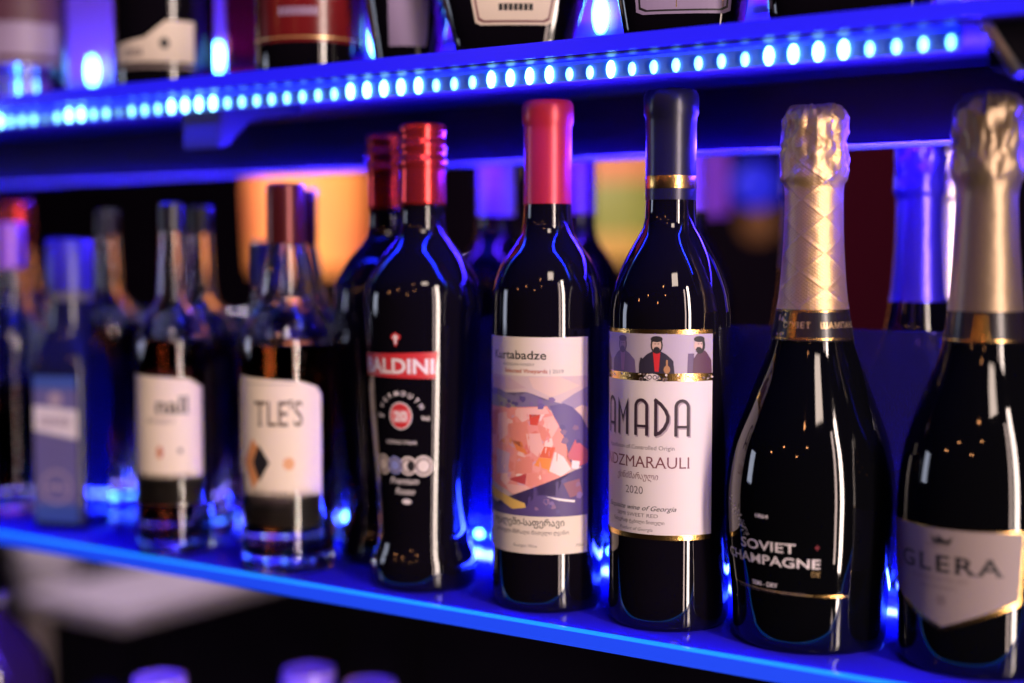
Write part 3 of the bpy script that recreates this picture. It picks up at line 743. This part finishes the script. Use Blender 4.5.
P_TLE = [(0.0304, 0.0035), (0.0312, 0.0782), (0.0315, 0.1455), (0.0308, 0.1556), (0.0281, 0.1643), (0.0241, 0.171), (0.0197, 0.1763), (0.018, 0.181), (0.016, 0.1957), (0.013, 0.2123), (0.0117, 0.217), (0.0113, 0.2196), (0.0121, 0.2216), (0.012, 0.2521), (0.0116, 0.2548), (0.01, 0.2561)]
P_NAL = [(0.0261, 0.0018), (0.0268, 0.0703), (0.0266, 0.1418), (0.0252, 0.1524), (0.022, 0.1617), (0.0177, 0.1688), (0.0128, 0.1751), (0.0106, 0.1844), (0.0096, 0.2056), (0.0085, 0.2253), (0.0081, 0.2282), (0.0085, 0.231), (0.0085, 0.2444), (0.0071, 0.2458)]
def whiskies():
    x, y = -0.6508, 0.7012
    t = spirit_bottle('whisky_bottle', 'clear whisky bottle with dark red cap and cream label ending in TLE\'S', (x, y, 0), facing(x, y), P_TLE, .0308, .2203, .150, 'amber', 'darkredcap', base=.012)
    rr = .0315; L = Label(lambda z: rad(P_TLE, z), rr, zs=.02); D = lambda d: rr * R(d)
    xa, xb = D(-67), D(44)
    L.add([[(xa, .0330), (xb, .0310), (xb, .1180), (xb - .004, .1235), (xb - .016, .1275), (xa, .1305)]], 'paper_warm')
    L.add(text("TLE'S", .0170, D(18), .0985, 'R', bold=.004, width=D(18) - D(-42), serif=.06), col('brown_ink', (0.07, 0.03, 0.02)), 1)
    L.add([[(D(-46), .0900), (D(-24), .0760), (D(-46), .0560), (D(-62), .0740)]], col('label_amber', (0.72, 0.28, 0.10)), 1)
    L.add([[(D(-36), .0860), (D(-22), .0745), (D(-36), .0620), (D(-46), .0745)]], 'ink', 2)
    L.add([ell(D(1), .0740, .0038, .0042, 14)], col('label_peach', (0.74, 0.36, 0.18)), 1)
    for k, w in enumerate((.024, .030, .026)): L.add(text('SCOTCH WHISKY' if k == 1 else 'BLENDED', .0028, D(-22), .0530 - k * .0052, 'C', width=w), 'ink_soft', 1)
    L.add([rect(xa + .004, .1255, xb - .02, .1259)], 'ink_soft', 1)
    L.done('label', t)
    x, y = -0.7570, 0.6992
    t2 = spirit_bottle('whisky_bottle', 'slim whisky bottle with dark cap and cream label whose name ends in nall', (x, y, 0), facing(x, y), P_NAL, .0266, .2296, .150, 'brownspirit', 'black', base=.010)
    rr = .0268; L = Label(lambda z: rad(P_NAL, z), rr, zs=.02); D = lambda d: rr * R(d)
    xa, xb = D(-74), D(46)
    L.add([[(xa, .0375), (xb, .0360), (xb, .1175), (xb - .012, .1240), (xa, .1265)]], 'paper_warm')
    L.add(text('nall', .0120, D(22), .1000, 'R', bold=.02, width=D(22) - D(-29), serif=.05), 'ink', 1)
    L.add(text('WHISKY', .0042, D(2), .0925, 'R'), 'ink_soft', 1)
    L.add([ell(D(-22), .0730, .0022, .0045, 12)], col('label_rust', (.55, .16, .08)), 1); L.add([ell(D(8), .0740, .0016, .0020, 10)], 'ink_soft', 1)
    L.add(text('BLENDED SCOTCH', .0032, D(20), .0545, 'R'), 'ink', 1); L.add([rect(xa, .0570, D(22), .0576)], 'ink_soft', 1)
    L.done('label', t2)
    return t, t2
wh1, wh2 = whiskies()

# square gin bottle
P_GIN = [(0.031, 0.0044), (0.0317, 0.059), (0.0323, 0.1132), (0.0316, 0.1248), (0.0277, 0.1325), (0.02, 0.1402), (0.0161, 0.1479), (0.0146, 0.1748), (0.0146, 0.1825), (0.0169, 0.1856), (0.0168, 0.2185), (0.0153, 0.2208)]
def gin():
    x, y = -0.8930, 0.7202
    t = thing('gin_bottle', 'dark square gin bottle with blue cap and powder-blue front label', 'bottle', (x, y, 0), facing(x, y, -32))
    prof = sm(heel(.0222) + [(.0225, .02), (.0228, .118), (.0222, .126)] )
    def sqr(bm, pr):
        rings = []
        for r, z in pr:
            n = 8; ring = []
            for k in range(64):
                a = 2 * pi * k / 64; e = 9 if z < .13 else max(2, 9 - (z - .13) / .018 * 7)
                rr = r / ((abs(cos(a)) ** e + abs(sin(a)) ** e) ** (1 / e)); ring.append(bm.verts.new((rr * cos(a), rr * sin(a), z)))
            rings.append(ring)
        for i in range(len(rings) - 1):
            for k in range(64): bm.faces.new((rings[i][k], rings[i][(k + 1) % 64], rings[i + 1][(k + 1) % 64], rings[i + 1][k]))
        bm.faces.new(list(reversed(rings[0]))); bm.faces.new(rings[-1]); return bm
    full = prof + [(.0208, .133), (.0185, .1405), (.0161, .148), (.0150, .165), (.0146, .1835)]
    obj('bottle_glass', sqr(bmesh.new(), full), mat('deep_blue_gin_glass', (0.010, 0.010, 0.05), .05), t)
    obj('cap', lathe(bmesh.new(), [(.0150, .1815), (.0172, .1822), (.0174, .1850), (.0174, .2190), (.0160, .2212), (.008, .2214)], 48), 'bluecap', t)
    obj('collar', lathe(bmesh.new(), [(.0158, .174), (.0166, .1752), (.0166, .1800), (.0158, .1812)], 48, False, False), 'greycap', t)
    L = Label(None, None, flat=lambda a, z, off: (.02285 + off, a, z))
    w = .0185
    L.add([rect(-w, .0060, w, .1175)], 'bluelabel'); L.add([rect(-w, .1080, w, .1175)], 'bluelabel_dark', 1); L.add([rect(-w, .0060, w, .0200)], 'bluelabel_dark', 1)
    L.add([[(-w, .0760), (w, .0700), (w, .0920), (-w, .0950)]], 'ink_white', 1); L.add([rect(-.013 + k * .0044, .0795, -.013 + k * .0044 + .0030, .0865) for k in range(6)], 'ink_lilac', 2)
    L.add([ell(0, .1000, .006, .006, 16)], 'ink_lilac', 1)
    L.add(ring(0, .0330, .0130, .0112, 24), 'ink_lilac', 1); L.add([rect(-.008, .0315, .008, .0340)], 'ink_lilac', 1)
    L.done('label', t)
    return t
gin_t = gin()

# ------------------------------------------------------------------ second row on the lower shelf
def plain_wine(label, loc, prof, cap_z, cap_m, lab_m=None, name='wine_bottle', glass='darkglass', cap_name='capsule', group=None):
    t = thing(name, label, 'bottle', loc, facing(loc[0], loc[1]), group)
    glass_body(prof, cap_z + .002, prof[0][0], glass, t)
    capsule(prof, cap_z, cap_m, t, cap_name, jit=crown(.0014, .288, .243, 3.0) if cap_name == 'foil' else None, step=.0025 if cap_name == 'foil' else .004)
    return t
M['purplecap'] = mat('purple_capsule', (0.30, 0.10, 0.48), .35, metal=.2)
M['lavcap'] = mat('lavender_capsule', (0.50, 0.42, 0.75), .35)
M['winecap'] = mat('wine_red_capsule', (0.25, 0.02, 0.10), .35, metal=.2)
plain_wine('dark wine bottle with violet capsule, behind and between the two labelled wines', (-0.5465, 0.900, 0), P_KHAB, .2388, 'purplecap')
plain_wine('dark wine bottle with purple capsule behind the TAMADA bottle', (-0.4570, 0.902, 0), P_TAM, .2395, 'purplecap')
plain_wine('dark wine bottle with lavender capsule between the vermouth and landscape-label wine', (-0.6180, 0.900, 0), P_KHAB, .2388, 'lavcap')
plain_wine('black sparkling bottle with dark blue foil showing left of the gold foil neck', (-0.3760, 0.910, 0), [(r * .80, z) for r, z in P_SOV], .200, 'navyfoil', name='sparkling_wine_bottle', glass='greenglass', cap_name='foil')
N_SOV = [(r * .93, z) for r, z in P_SOV]
plain_wine('black sparkling bottle with bright blue foil, behind and between the two sparkling wines', (-0.2940, 0.908, 0), N_SOV, .1790, 'bluefoil', name='sparkling_wine_bottle', glass='greenglass', cap_name='foil')
plain_wine('black sparkling bottle with pale foil peeking out right of the blue foil one', (-0.3050, 1.000, 0), [(r * .93, z) for r, z in P_SOV], .1790, 'silverfoil', name='sparkling_wine_bottle', glass='greenglass', cap_name='foil')
dup(wh1, (-0.7055, 0.775, 0), facing(-0.7055, 0.775, -100), 'clear whisky bottle directly behind the bottle labelled TLE\'S')
spirit_bottle('liqueur_bottle', 'shorter clear bottle with blue cap just left of the neck of the bottle labelled TLE\'S', (-0.775, 0.812, 0), 0, [(r * .8, z * .86) for r, z in P_TLE], .0246, .1900, .11, 'brownspirit', 'bluecap', base=.01)
dup(wh2, (-0.797, 0.765, 0), facing(-0.797, 0.765, -60), 'slim whisky bottle standing behind the slim bottle labelled nall')
spirit_bottle('liqueur_bottle', 'dark bottle of golden liqueur behind the square gin bottle', (-0.955, 0.81, 0), 0, P_NAL, .0266, .2296, .152, 'brownspirit', 'black', base=.01)
ta = spirit_bottle('liqueur_bottle', 'brown liqueur bottle with blue-lit neck, leftmost on the lower shelf', (-0.985, 0.735, 0), facing(-.985, .735), [(r * .95, z * .92) for r, z in P_TLE], .0290, .2026, .105, 'brownspirit', 'purplecap', base=.01)
spirit_bottle('liqueur_bottle', 'clear liqueur bottle behind the leftmost brown one on the lower shelf', (-1.060, 0.80, 0), 0, P_TLE, .0308, .2203, .08, 'redspirit', 'redmetal', base=.01)

# ------------------------------------------------------------------ upper shelf bottles (mostly out of frame)
UZ = 0.3270
def up(prof_r, h, neck=.013, shoulder=.62):
    return [(prof_r, .008), (prof_r, h * shoulder), (prof_r * .93, h * (shoulder + .04)), (prof_r * .6, h * (shoulder + .11)), (neck, h * (shoulder + .17)), (neck, h * .9), (neck + .001, h * .905), (neck + .001, h)]
def upper_bottles():
    # clear gin with violet label
    x, y = -.948, .722; pr = up(.0345, .26)
    t = spirit_bottle('gin_bottle', 'clear glass bottle with violet label and cyan-lit thick base, far left of the upper shelf', (x, y, UZ), facing(x, y), pr, .0345, .236, .15, 'blueglass', 'greycap', base=.020)
    L = Label(lambda z: .0345, .0345); D = lambda d: .0345 * R(d)
    L.add([rect(D(-75), .028, D(55), .066)], 'purplelabel'); L.add([rect(D(-75), .060, D(62), .085)], 'coat_plum', 1); L.add([rect(D(-30), .031, D(62), .035)], 'coat_plum', 1); L.add([rect(D(50), .03, D(62), .085)], 'coat_plum', 1); L.done('label', t)
    # dark bottle, cream label
    x, y = -.793, .728; pr = up(.0358, .28)
    t = thing('rum_bottle', 'near-black bottle with cream band label, second from left on the upper shelf', 'bottle', (x, y, UZ), facing(x, y))
    glass_body(pr, .255, .0358, 'darkglass', t); capsule(pr, .252, 'black', t, 'screw_cap')
    L = Label(lambda z: .0358, .0358); D = lambda d: .0358 * R(d)
    L.add([[(D(-65), .018), (D(35), .018), (D(35), .047), (D(2), .047), (D(-22), .035), (D(-65), .031)]], 'paper'); L.add([rect(D(-65), .0135, D(35), .0155)], 'paper_dimmed'); L.add([ell(D(0), .031, .0035, .004, 14)], 'ink', 1); L.add([rect(D(-48) + k * .003, .022, D(-48) + k * .003 + .0018, .0275) for k in range(5)], 'ink_soft', 1); L.done('label', t)
    # red spirit hidden behind
    spirit_bottle('liqueur_bottle', 'red liqueur bottle set back between two bottles on the upper shelf', (-.757, .79, UZ), 0, up(.026, .27), .026, .245, .16, 'redspirit', 'darkredcap', base=.014)
    # red label
    x, y = -.651, .728; pr = up(.0372, .28)
    t = thing('whisky_bottle', 'dark bottle with wide glossy red label, third from left on the upper shelf', 'bottle', (x, y, UZ), facing(x, y))
    glass_body(pr, .255, .0372, 'darkglass', t); capsule(pr, .252, 'redmetal', t, 'screw_cap')
    L = Label(lambda z: .0372, .0372); D = lambda d: .0372 * R(d)
    L.add([rect(D(-80), .020, D(70), .100)], col('gloss_red', (.15, .008, .012), .2)); L.add([rect(D(-34) + k * .0034, .037, D(-34) + k * .0034 + .0022, .0425) for k in range(8)], 'purplelabel', 1); L.add([rect(D(-80), .0225, D(70), .0235)], 'ink_gold', 1); L.done('label', t)
    # tapering flasks
    def flask(label, x, y, w, wt, h, m, turn=0, n=2.6, depth=.5, name='brandy_flask'):
        t = thing(name, label, 'bottle', (x, y, UZ), facing(x, y, turn))
        pr = [(w * .86, 0.0), (w * .93, .0012), (w * .97, .004), (w, .010), (w + (wt - w) * .55, .05), (wt, .10), (wt * .9, .14), (wt * .6, .165), (.014, .185), (.0135, h - .03)]
        obj('bottle_glass', lathe(bmesh.new(), sm(pr), 72, sq=(n, depth, 1.0)), m, t)
        obj('stopper', lathe(bmesh.new(), [(.0145, h - .032), (.0165, h - .030), (.0165, h - .004), (.014, h), (.006, h + .0005)], 40), 'black', t)
        fr = lambda a, z, off: None
        def front(s, z, off):
            r = rad(pr, z); yy = s; k = 1 - min(.999, abs(yy / r) ** n); return (depth * r * k ** (1 / n) + off + .0003, yy, z)
        return t, front
    t, fr = flask('tapered dark flask with lavender label, left of the round brandy flask on the upper shelf', -.574, .735, .0215, .034, .25, 'darkglass', n=2.2, depth=.9)
    L = Label(None, None, zs=.004, flat=fr); L.add([[(-.012 + .0026 * k, .014) for k in range(10)] + [(.0125 + .0003 * k, .014 + .011 * k) for k in range(1, 6)] + [(.009 - .0028 * k, .07) for k in range(9)]], 'purplelabel'); L.done('label', t)
    t, fr = flask('wide dark brandy flask with white edged label, middle of the upper shelf', -.487, .728, .036, .056, .26, 'darkglass', n=2.4, depth=.42)
    def plate(L, w0, w1, z0, z1, m, lay):
        k = 14
        L.add([[(-w0 + 2 * w0 * i / k, z0 + (.0016 if i in (0, k) else 0)) for i in range(k + 1)] + [(w1 - 2 * w1 * i / k, z1) for i in range(k + 1)]], m, lay)
    L = Label(None, None, zs=.004, flat=fr); plate(L, .023, .032, .0190, .068, 'paper', 0); plate(L, .0215, .0300, .0205, .066, 'ink_wine', 1); plate(L, .0205, .029, .0218, .065, 'paper', 2)
    L.add([rect(-.009 + k * .0030, .0275, -.009 + k * .0030 + .0024, .0315) for k in range(7)], 'ink', 3); L.done('label', t)
    t, fr = flask('wide dark brandy flask with gold lettered label, right of the white-labelled flask', -.372, .728, .034, .046, .26, 'darkglass', n=2.6, depth=.45)
    L = Label(None, None, zs=.004, flat=fr); plate(L, .026, .030, .0150, .066, 'purplelabel', 0); plate(L, .0245, .028, .0165, .065, 'ink', 1); plate(L, .0235, .027, .0175, .064, 'purplelabel', 2)
    L.add([rect(-.004, .0185, .022, .0225)], 'gold', 3); L.done('label', t)
    t, fr = flask('broad black bottle with blue glints at its base, right of the gold lettered flask', -.274, .730, .043, .047, .27, 'darkglass', n=3.2, depth=.45, name='liqueur_bottle')
    # clear ribbed tumbler-like bottle at the right end
    def ribs(r, z, a): return r + (.0006 * cos(30 * a) if .004 < z < .15 else 0), z
    t = thing('liqueur_bottle', 'ribbed cyan-lit clear bottle at the right end of the upper shelf', 'bottle', (-.183, .722, UZ), facing(-.183, .722))
    pr = up(.0300, .25)
    obj('bottle_glass', lathe(bmesh.new(), sm(heel(.0300) + pr[1:-2]), 120, jit=ribs), 'blueglass', t)
    capsule(pr, .222, 'bluecap', t, 'screw_cap')
upper_bottles()

# ------------------------------------------------------------------ things below and beyond the shelves
def background():
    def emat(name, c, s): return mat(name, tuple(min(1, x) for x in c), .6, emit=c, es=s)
    # drum lampshade glowing orange
    t = thing('pendant_lamp', 'large glowing orange drum lamp hanging far behind the whisky bottles', 'lamp', (-2.70, 3.0, .15))
    sh = mat('orange_lamp_fabric', (.8, .4, .1), .8)
    n, l, b = nodes(sh)
    tc = n.new('ShaderNodeTexCoord'); g = n.new('ShaderNodeTexNoise'); g.inputs['Scale'].default_value = 4
    cr = n.new('ShaderNodeValToRGB'); cr.color_ramp.elements[0].color = (1.0, .13, .06, 1); cr.color_ramp.elements[1].color = (1.0, .27, .05, 1); cr.color_ramp.elements[0].position = .35; cr.color_ramp.elements[1].position = .6
    l.new(tc.outputs['Object'], g.inputs['Vector']); l.new(g.outputs['Fac'], cr.inputs['Fac']); l.new(cr.outputs['Color'], b.inputs['Emission Color']); b.inputs['Emission Strength'].default_value = 1.1
    obj('lamp_shade', lathe(bmesh.new(), [(.146, 0.02), (.150, .02), (.162, .31), (.158, .31)], 48, False, False), sh, t)
    obj('lamp_frame', lathe(bmesh.new(), [(.150, .0), (.151, .0), (.151, .022), (.150, .022)], 48, True, False), 'blackmetal', t)
    obj('cord', lathe(bmesh.new(), [(.008, .28), (.008, 1.75)], 12), 'blackmetal', t)
    # two-tone lantern
    t = thing('lantern', 'tall blurred orange and green glass lantern hanging behind the wine bottle necks', 'lantern', (-1.455, 2.6, .20))
    for k, (z0, z1, c) in enumerate(((.165, .26, (.60, .20, .08)), (.055, .165, (.24, .22, .045)), (.0, .055, (.50, .25, .05)))):
        obj('glass_panel', box(bmesh.new(), -.058, .058, -.058, .058, z0, z1, .004), emat('lantern_glass', c, .8), t)
    obj('cord', lathe(bmesh.new(), [(.004, .26), (.004, 1.70)], 10), 'blackmetal', t)
    obj('top_cap', lathe(bmesh.new(), [(.062, .26), (.062, .27), (.02, .29)], 24), 'blackmetal', t)
    def globe(label, loc, r, c, s, name='globe_lamp'):
        t = thing(name, label, 'lamp', loc)
        b = bmesh.new(); bmesh.ops.create_uvsphere(b, u_segments=24, v_segments=16, radius=r); obj('globe', b, emat('globe_glow', c, s), t)
        obj('cord', lathe(bmesh.new(), [(.004, r * .98), (.004, 1.9 - loc[2])], 10), 'blackmetal', t)
    globe('blurred blue globe lamp hanging behind the gold foil bottle', (-1.165, 2.6, .350), .046, (.01, .012, .55), .9)
    globe('dim amber globe lamp below the blurred blue one', (-1.25, 2.8, .280), .040, (.10, .035, .012), .9)
    globe('small pale cream globe lamp seen between vermouth and landscape-label wine', (-1.092, 1.6, .326), .015, (.75, .50, .30), .8)
    # cyan tubes
    t = thing('light_tube', 'pair of short cyan light tubes on one cord behind the red capsule', 'lamp', (-1.212, 2.0, 0))
    for z0, z1 in ((.327, .374), (.249, .306)):
        obj('tube', lathe(bmesh.new(), [(.010, z0), (.013, z0 + .004), (.013, z1 - .004), (.010, z1)], 16), emat('cyan_tube', (.01, .32, .85), .9), t)
    obj('cord', lathe(bmesh.new(), [(.003, .306), (.003, 1.90)], 8), 'blackmetal', t)
    t = thing('glow_banner', 'violet glowing banner standing in for a blurred purple patch behind the TAMADA bottle', 'banner', (-.785, 1.62, .26))
    obj('glow_patch', box(bmesh.new(), -.020, .020, -.004, .004, 0, .10), emat('violet_banner_glow', (.16, .03, .42), .5), t)  # emission stands in for a blurred purple patch
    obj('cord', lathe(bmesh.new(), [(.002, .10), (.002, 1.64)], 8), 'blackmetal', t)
    t = thing('curtain', 'dark red curtain on the far wall behind the sparkling wines', 'curtain', (-1.43, 3.93, -1.05))
    b = bmesh.new(); nn = 60
    rows = [[b.verts.new((-.21 + .42 * i / nn, .025 * sin(i * .9), z)) for i in range(nn + 1)] for z in (0, 2.9)]
    for i in range(nn): b.faces.new((rows[0][i], rows[0][i + 1], rows[1][i + 1], rows[1][i]))
    co = obj('fabric', b, mat('dark_red_velvet', (.08, .006, .02), .9, spec=0.05), t); sd = co.modifiers.new('thickness', 'SOLIDIFY'); sd.thickness = .006
    # pale table, stool and globe seen blurred under the left end of the lower shelf
    t = thing('table', 'pale table top seen blurred below the left end of the lower shelf', 'table', (-2.19, 2.25, -1.10))
    obj('table_top', box(bmesh.new(), -.15, .15, -.50, .46, .62, .65, .004), 'white', t)
    for sx in (-1, 1):
        for sy in (-1, 1): obj('leg', box(bmesh.new(), sx * .12 - .02, sx * .12 + .02, sy * .42 - .02, sy * .42 + .02, 0, .62, .002), 'blackmetal', t)
    t = thing('pedestal', 'slim beige pedestal with off-white top block, blurred at lower left', 'pedestal', (-2.83, 2.2, -1.10))
    obj('column', lathe(bmesh.new(), [(.10, .0), (.10, .02), (.062, .04), (.060, .50), (.066, .52)], 40), 'beige', t)
    obj('top_block', lathe(bmesh.new(), [(.066, .5202), (.078, .53), (.080, .60), (.074, .62), (.04, .63)], 40), 'cushion', t)
    t = thing('globe_lamp', 'tiny pale glowing ball standing in for a chrome knob glint beside the blurred pedestal', 'lamp', (-2.67, 2.2, -1.10))  # made-up glowing ball in place of a chrome knob's glint
    b = bmesh.new(); bmesh.ops.create_uvsphere(b, u_segments=20, v_segments=12, radius=.022, matrix=Matrix.Translation((0, 0, .53))); obj('globe', b, emat('pale_globe_glow', (.62, .45, .66), 1.0), t)
    obj('stand', lathe(bmesh.new(), [(.06, 0), (.06, .01), (.006, .015), (.006, .509)], 20), 'blackmetal', t)
    # glassware on the lower tier
    t = thing('under_shelf', 'dark shelf tier below the glowing edge carrying glassware', 'shelf', (0, 0, 0))
    obj('board', box(bmesh.new(), -1.03, -.50, .655, .86, -.20, -.18, .002), 'under', t)
    def upturned(label, loc, r, h):
        t = thing('shot_glass', label, 'glass', loc, group='upturned glasses under the shelf')
        pr = [(r * 1.12, 0), (r * 1.12 + .0008, .001), (r * 1.02, h - .003), (r * .98, h), (r * .8, h + .0006), (r * .7, h - .001), (r * .5, h - .0012)]
        obj('glass_body', lathe(bmesh.new(), pr, 48), mat('violet_tumbler_glass', (.40, .25, .9), .2), t)
    upturned('upturned violet-lit glass at the bottom edge, below the bottle labelled TLE\'S', (-.735, .813, -.1798), .0205, .070)
    upturned('upturned violet-lit glass, rightmost of those at the bottom edge', (-.681, .822, -.1798), .0200, .066)
    upturned('upturned violet-lit glass, leftmost of those at the bottom edge', (-.835, .752, -.1798), .0205, .062)
    t = thing('carafe', 'rounded dark carafe with blue-lit side in the bottom left corner', 'carafe', (-.975, .70, -.1798))
    obj('carafe_body', lathe(bmesh.new(), sm(heel(.046) + [(.048, .025), (.047, .05), (.040, .072), (.026, .090), (.016, .100), (.014, .112)]), 56), mat('dark_violet_glass', (.02, .008, .05), .08), t)
    obj('carafe_rim', lathe(bmesh.new(), [(.0145, .110), (.0175, .114), (.0175, .1175), (.014, .118)], 40), 'greycap', t)
background()
bpy.data.objects.remove(_fo)

# ------------------------------------------------------------------ lights
def area(name, loc, target, sx, sy, col_, power, spread=180):
    d = bpy.data.lights.new(name, 'AREA'); d.shape = 'RECTANGLE'; d.size = sx; d.size_y = sy; d.color = col_; d.energy = power
    d.spread = R(spread)
    o = bpy.data.objects.new(name, d); COL.objects.link(o); o.location = loc
    v = Vector(target) - Vector(loc)
    o.rotation_euler = v.to_track_quat('-Z', 'Y').to_euler()
    return o
def bulb(name, loc, r, c, p):
    d = bpy.data.lights.new(name, 'POINT'); d.shadow_soft_size = r; d.color = c; d.energy = p
    o = bpy.data.objects.new(name, d); COL.objects.link(o); o.location = loc; return o
BLUE = (0.007, 0.012, 1.0)
# LED strips, plus added blue fill strips without a fitting
def strip(name, x0, x1, y, z, rx, w, c, p, spread=170):
    d = bpy.data.lights.new(name, 'AREA'); d.shape = 'RECTANGLE'; d.size = x1 - x0; d.size_y = w; d.color = c; d.energy = p; d.spread = R(spread)
    o = bpy.data.objects.new(name, d); COL.objects.link(o); o.location = ((x0 + x1) / 2, y, z); o.rotation_euler = (rx, 0, 0); return o
strip('led_light_front', LX0, UX1, .6885, .3062, R(-29), .003, BLUE, 2.6, 135)
strip('led_light_up', LX0, UX1, .6885, .3150, R(200), .003, BLUE, 0.4)
strip('rim_fill_rear', LX0, LX1, .8445, .2790, R(-80), .003, (0.03, 0.012, 1.0), 5.0, 120)  # added for blue rims on the caps; no strip built here
strip('led_light_back', LX0, LX1, .8425, .0060, R(-78), .004, BLUE, 11.0)
strip('led_light_riser', LX0, LX1, .8425, .0060, R(160), .004, BLUE, 4.5)
strip('back_row_fill', LX0, LX1, .864, .2850, R(35), .003, (0.07, 0.012, 1.0), 1.9, 150)  # added fill that brightens the blue foil in the back row
strip('under_edge_fill', LX0, -.3, .675, -.0125, R(10), .003, (0.10, 0.03, 1.0), 1.2)  # added fill that brightens the upturned glasses; no strip built here
strip('led_light_upper', LX0, LX1, .832, .3330, R(150), .004, (0.12, 0.015, 1.0), 2.0)
# tall bright doorway far along the bar to the right, and a cooler one to the left
area('doorway_light', (1.68, -0.25, 0.25), (-0.4, 0.72, 0.12), 0.17, 2.4, (1.0, 0.80, 0.70), 70)
area('doorway_light', (1.52, -0.52, 0.25), (-0.4, 0.72, 0.12), 0.10, 2.2, (1.0, 0.74, 0.66), 10)
area('window_light_left', (-2.4, -0.10, 0.30), (-0.5, 0.72, 0.10), 0.35, 0.45, (0.72, 0.78, 1.0), 3.0)
area('ceiling_panel', (0.9, -0.9, 1.75), (-0.4, 0.72, 0.12), 0.5, 0.5, (1.0, 0.78, 0.66), 12)
for k, (x, y, z) in enumerate(((-1.2, -1.9, 1.2), (-0.2, -2.2, 1.0), (0.5, -2.0, 1.35), (-2.0, -1.5, 0.9), (0.1, -1.4, 1.5))):
    bulb('pendant_bulb', (x, y, z), .035, (1.0, .42, .16), 2.5)
bulb('table_fill', (-2.3, 2.0, 0.9), .10, (1.0, .82, 1.0), 50)  # added to brighten the pale table; no lamp hangs here
bulb('curtain_light', (-1.2, 3.2, 0.6), .06, (1.0, .2, .2), .6)

w = bpy.data.worlds.new('world'); S.world = w; w.use_nodes = True
w.node_tree.nodes['Background'].inputs['Color'].default_value = (0.01, 0.006, 0.03, 1); w.node_tree.nodes['Background'].inputs['Strength'].default_value = 0.3

# ------------------------------------------------------------------ camera
cd = bpy.data.cameras.new('camera'); cam = bpy.data.objects.new('camera', cd); COL.objects.link(cam)
cd.lens = 50; cd.sensor_width = 36; cd.clip_start = .01
th, p = R(33.85), R(3.36)
F = Vector((-sin(th) * cos(p), cos(th) * cos(p), -sin(p)))
cam.location = (0, 0, .207); cam.rotation_euler = F.to_track_quat('-Z', 'Y').to_euler()
cd.dof.use_dof = True; cd.dof.focus_distance = .79; cd.dof.aperture_fstop = 2.0
S.camera = cam
S.view_settings.view_transform = 'Standard'; S.view_settings.look = 'None'; S.view_settings.gamma = 1; S.view_settings.exposure = 0
S.view_settings.use_curve_mapping = False
S.cycles.caustics_reflective = False; S.cycles.caustics_refractive = False
S.cycles.sample_clamp_indirect = 4
S.cycles.max_bounces = 12; S.cycles.transmission_bounces = 10; S.cycles.glossy_bounces = 5; S.cycles.transparent_max_bounces = 8
S.cycles.use_denoising = True
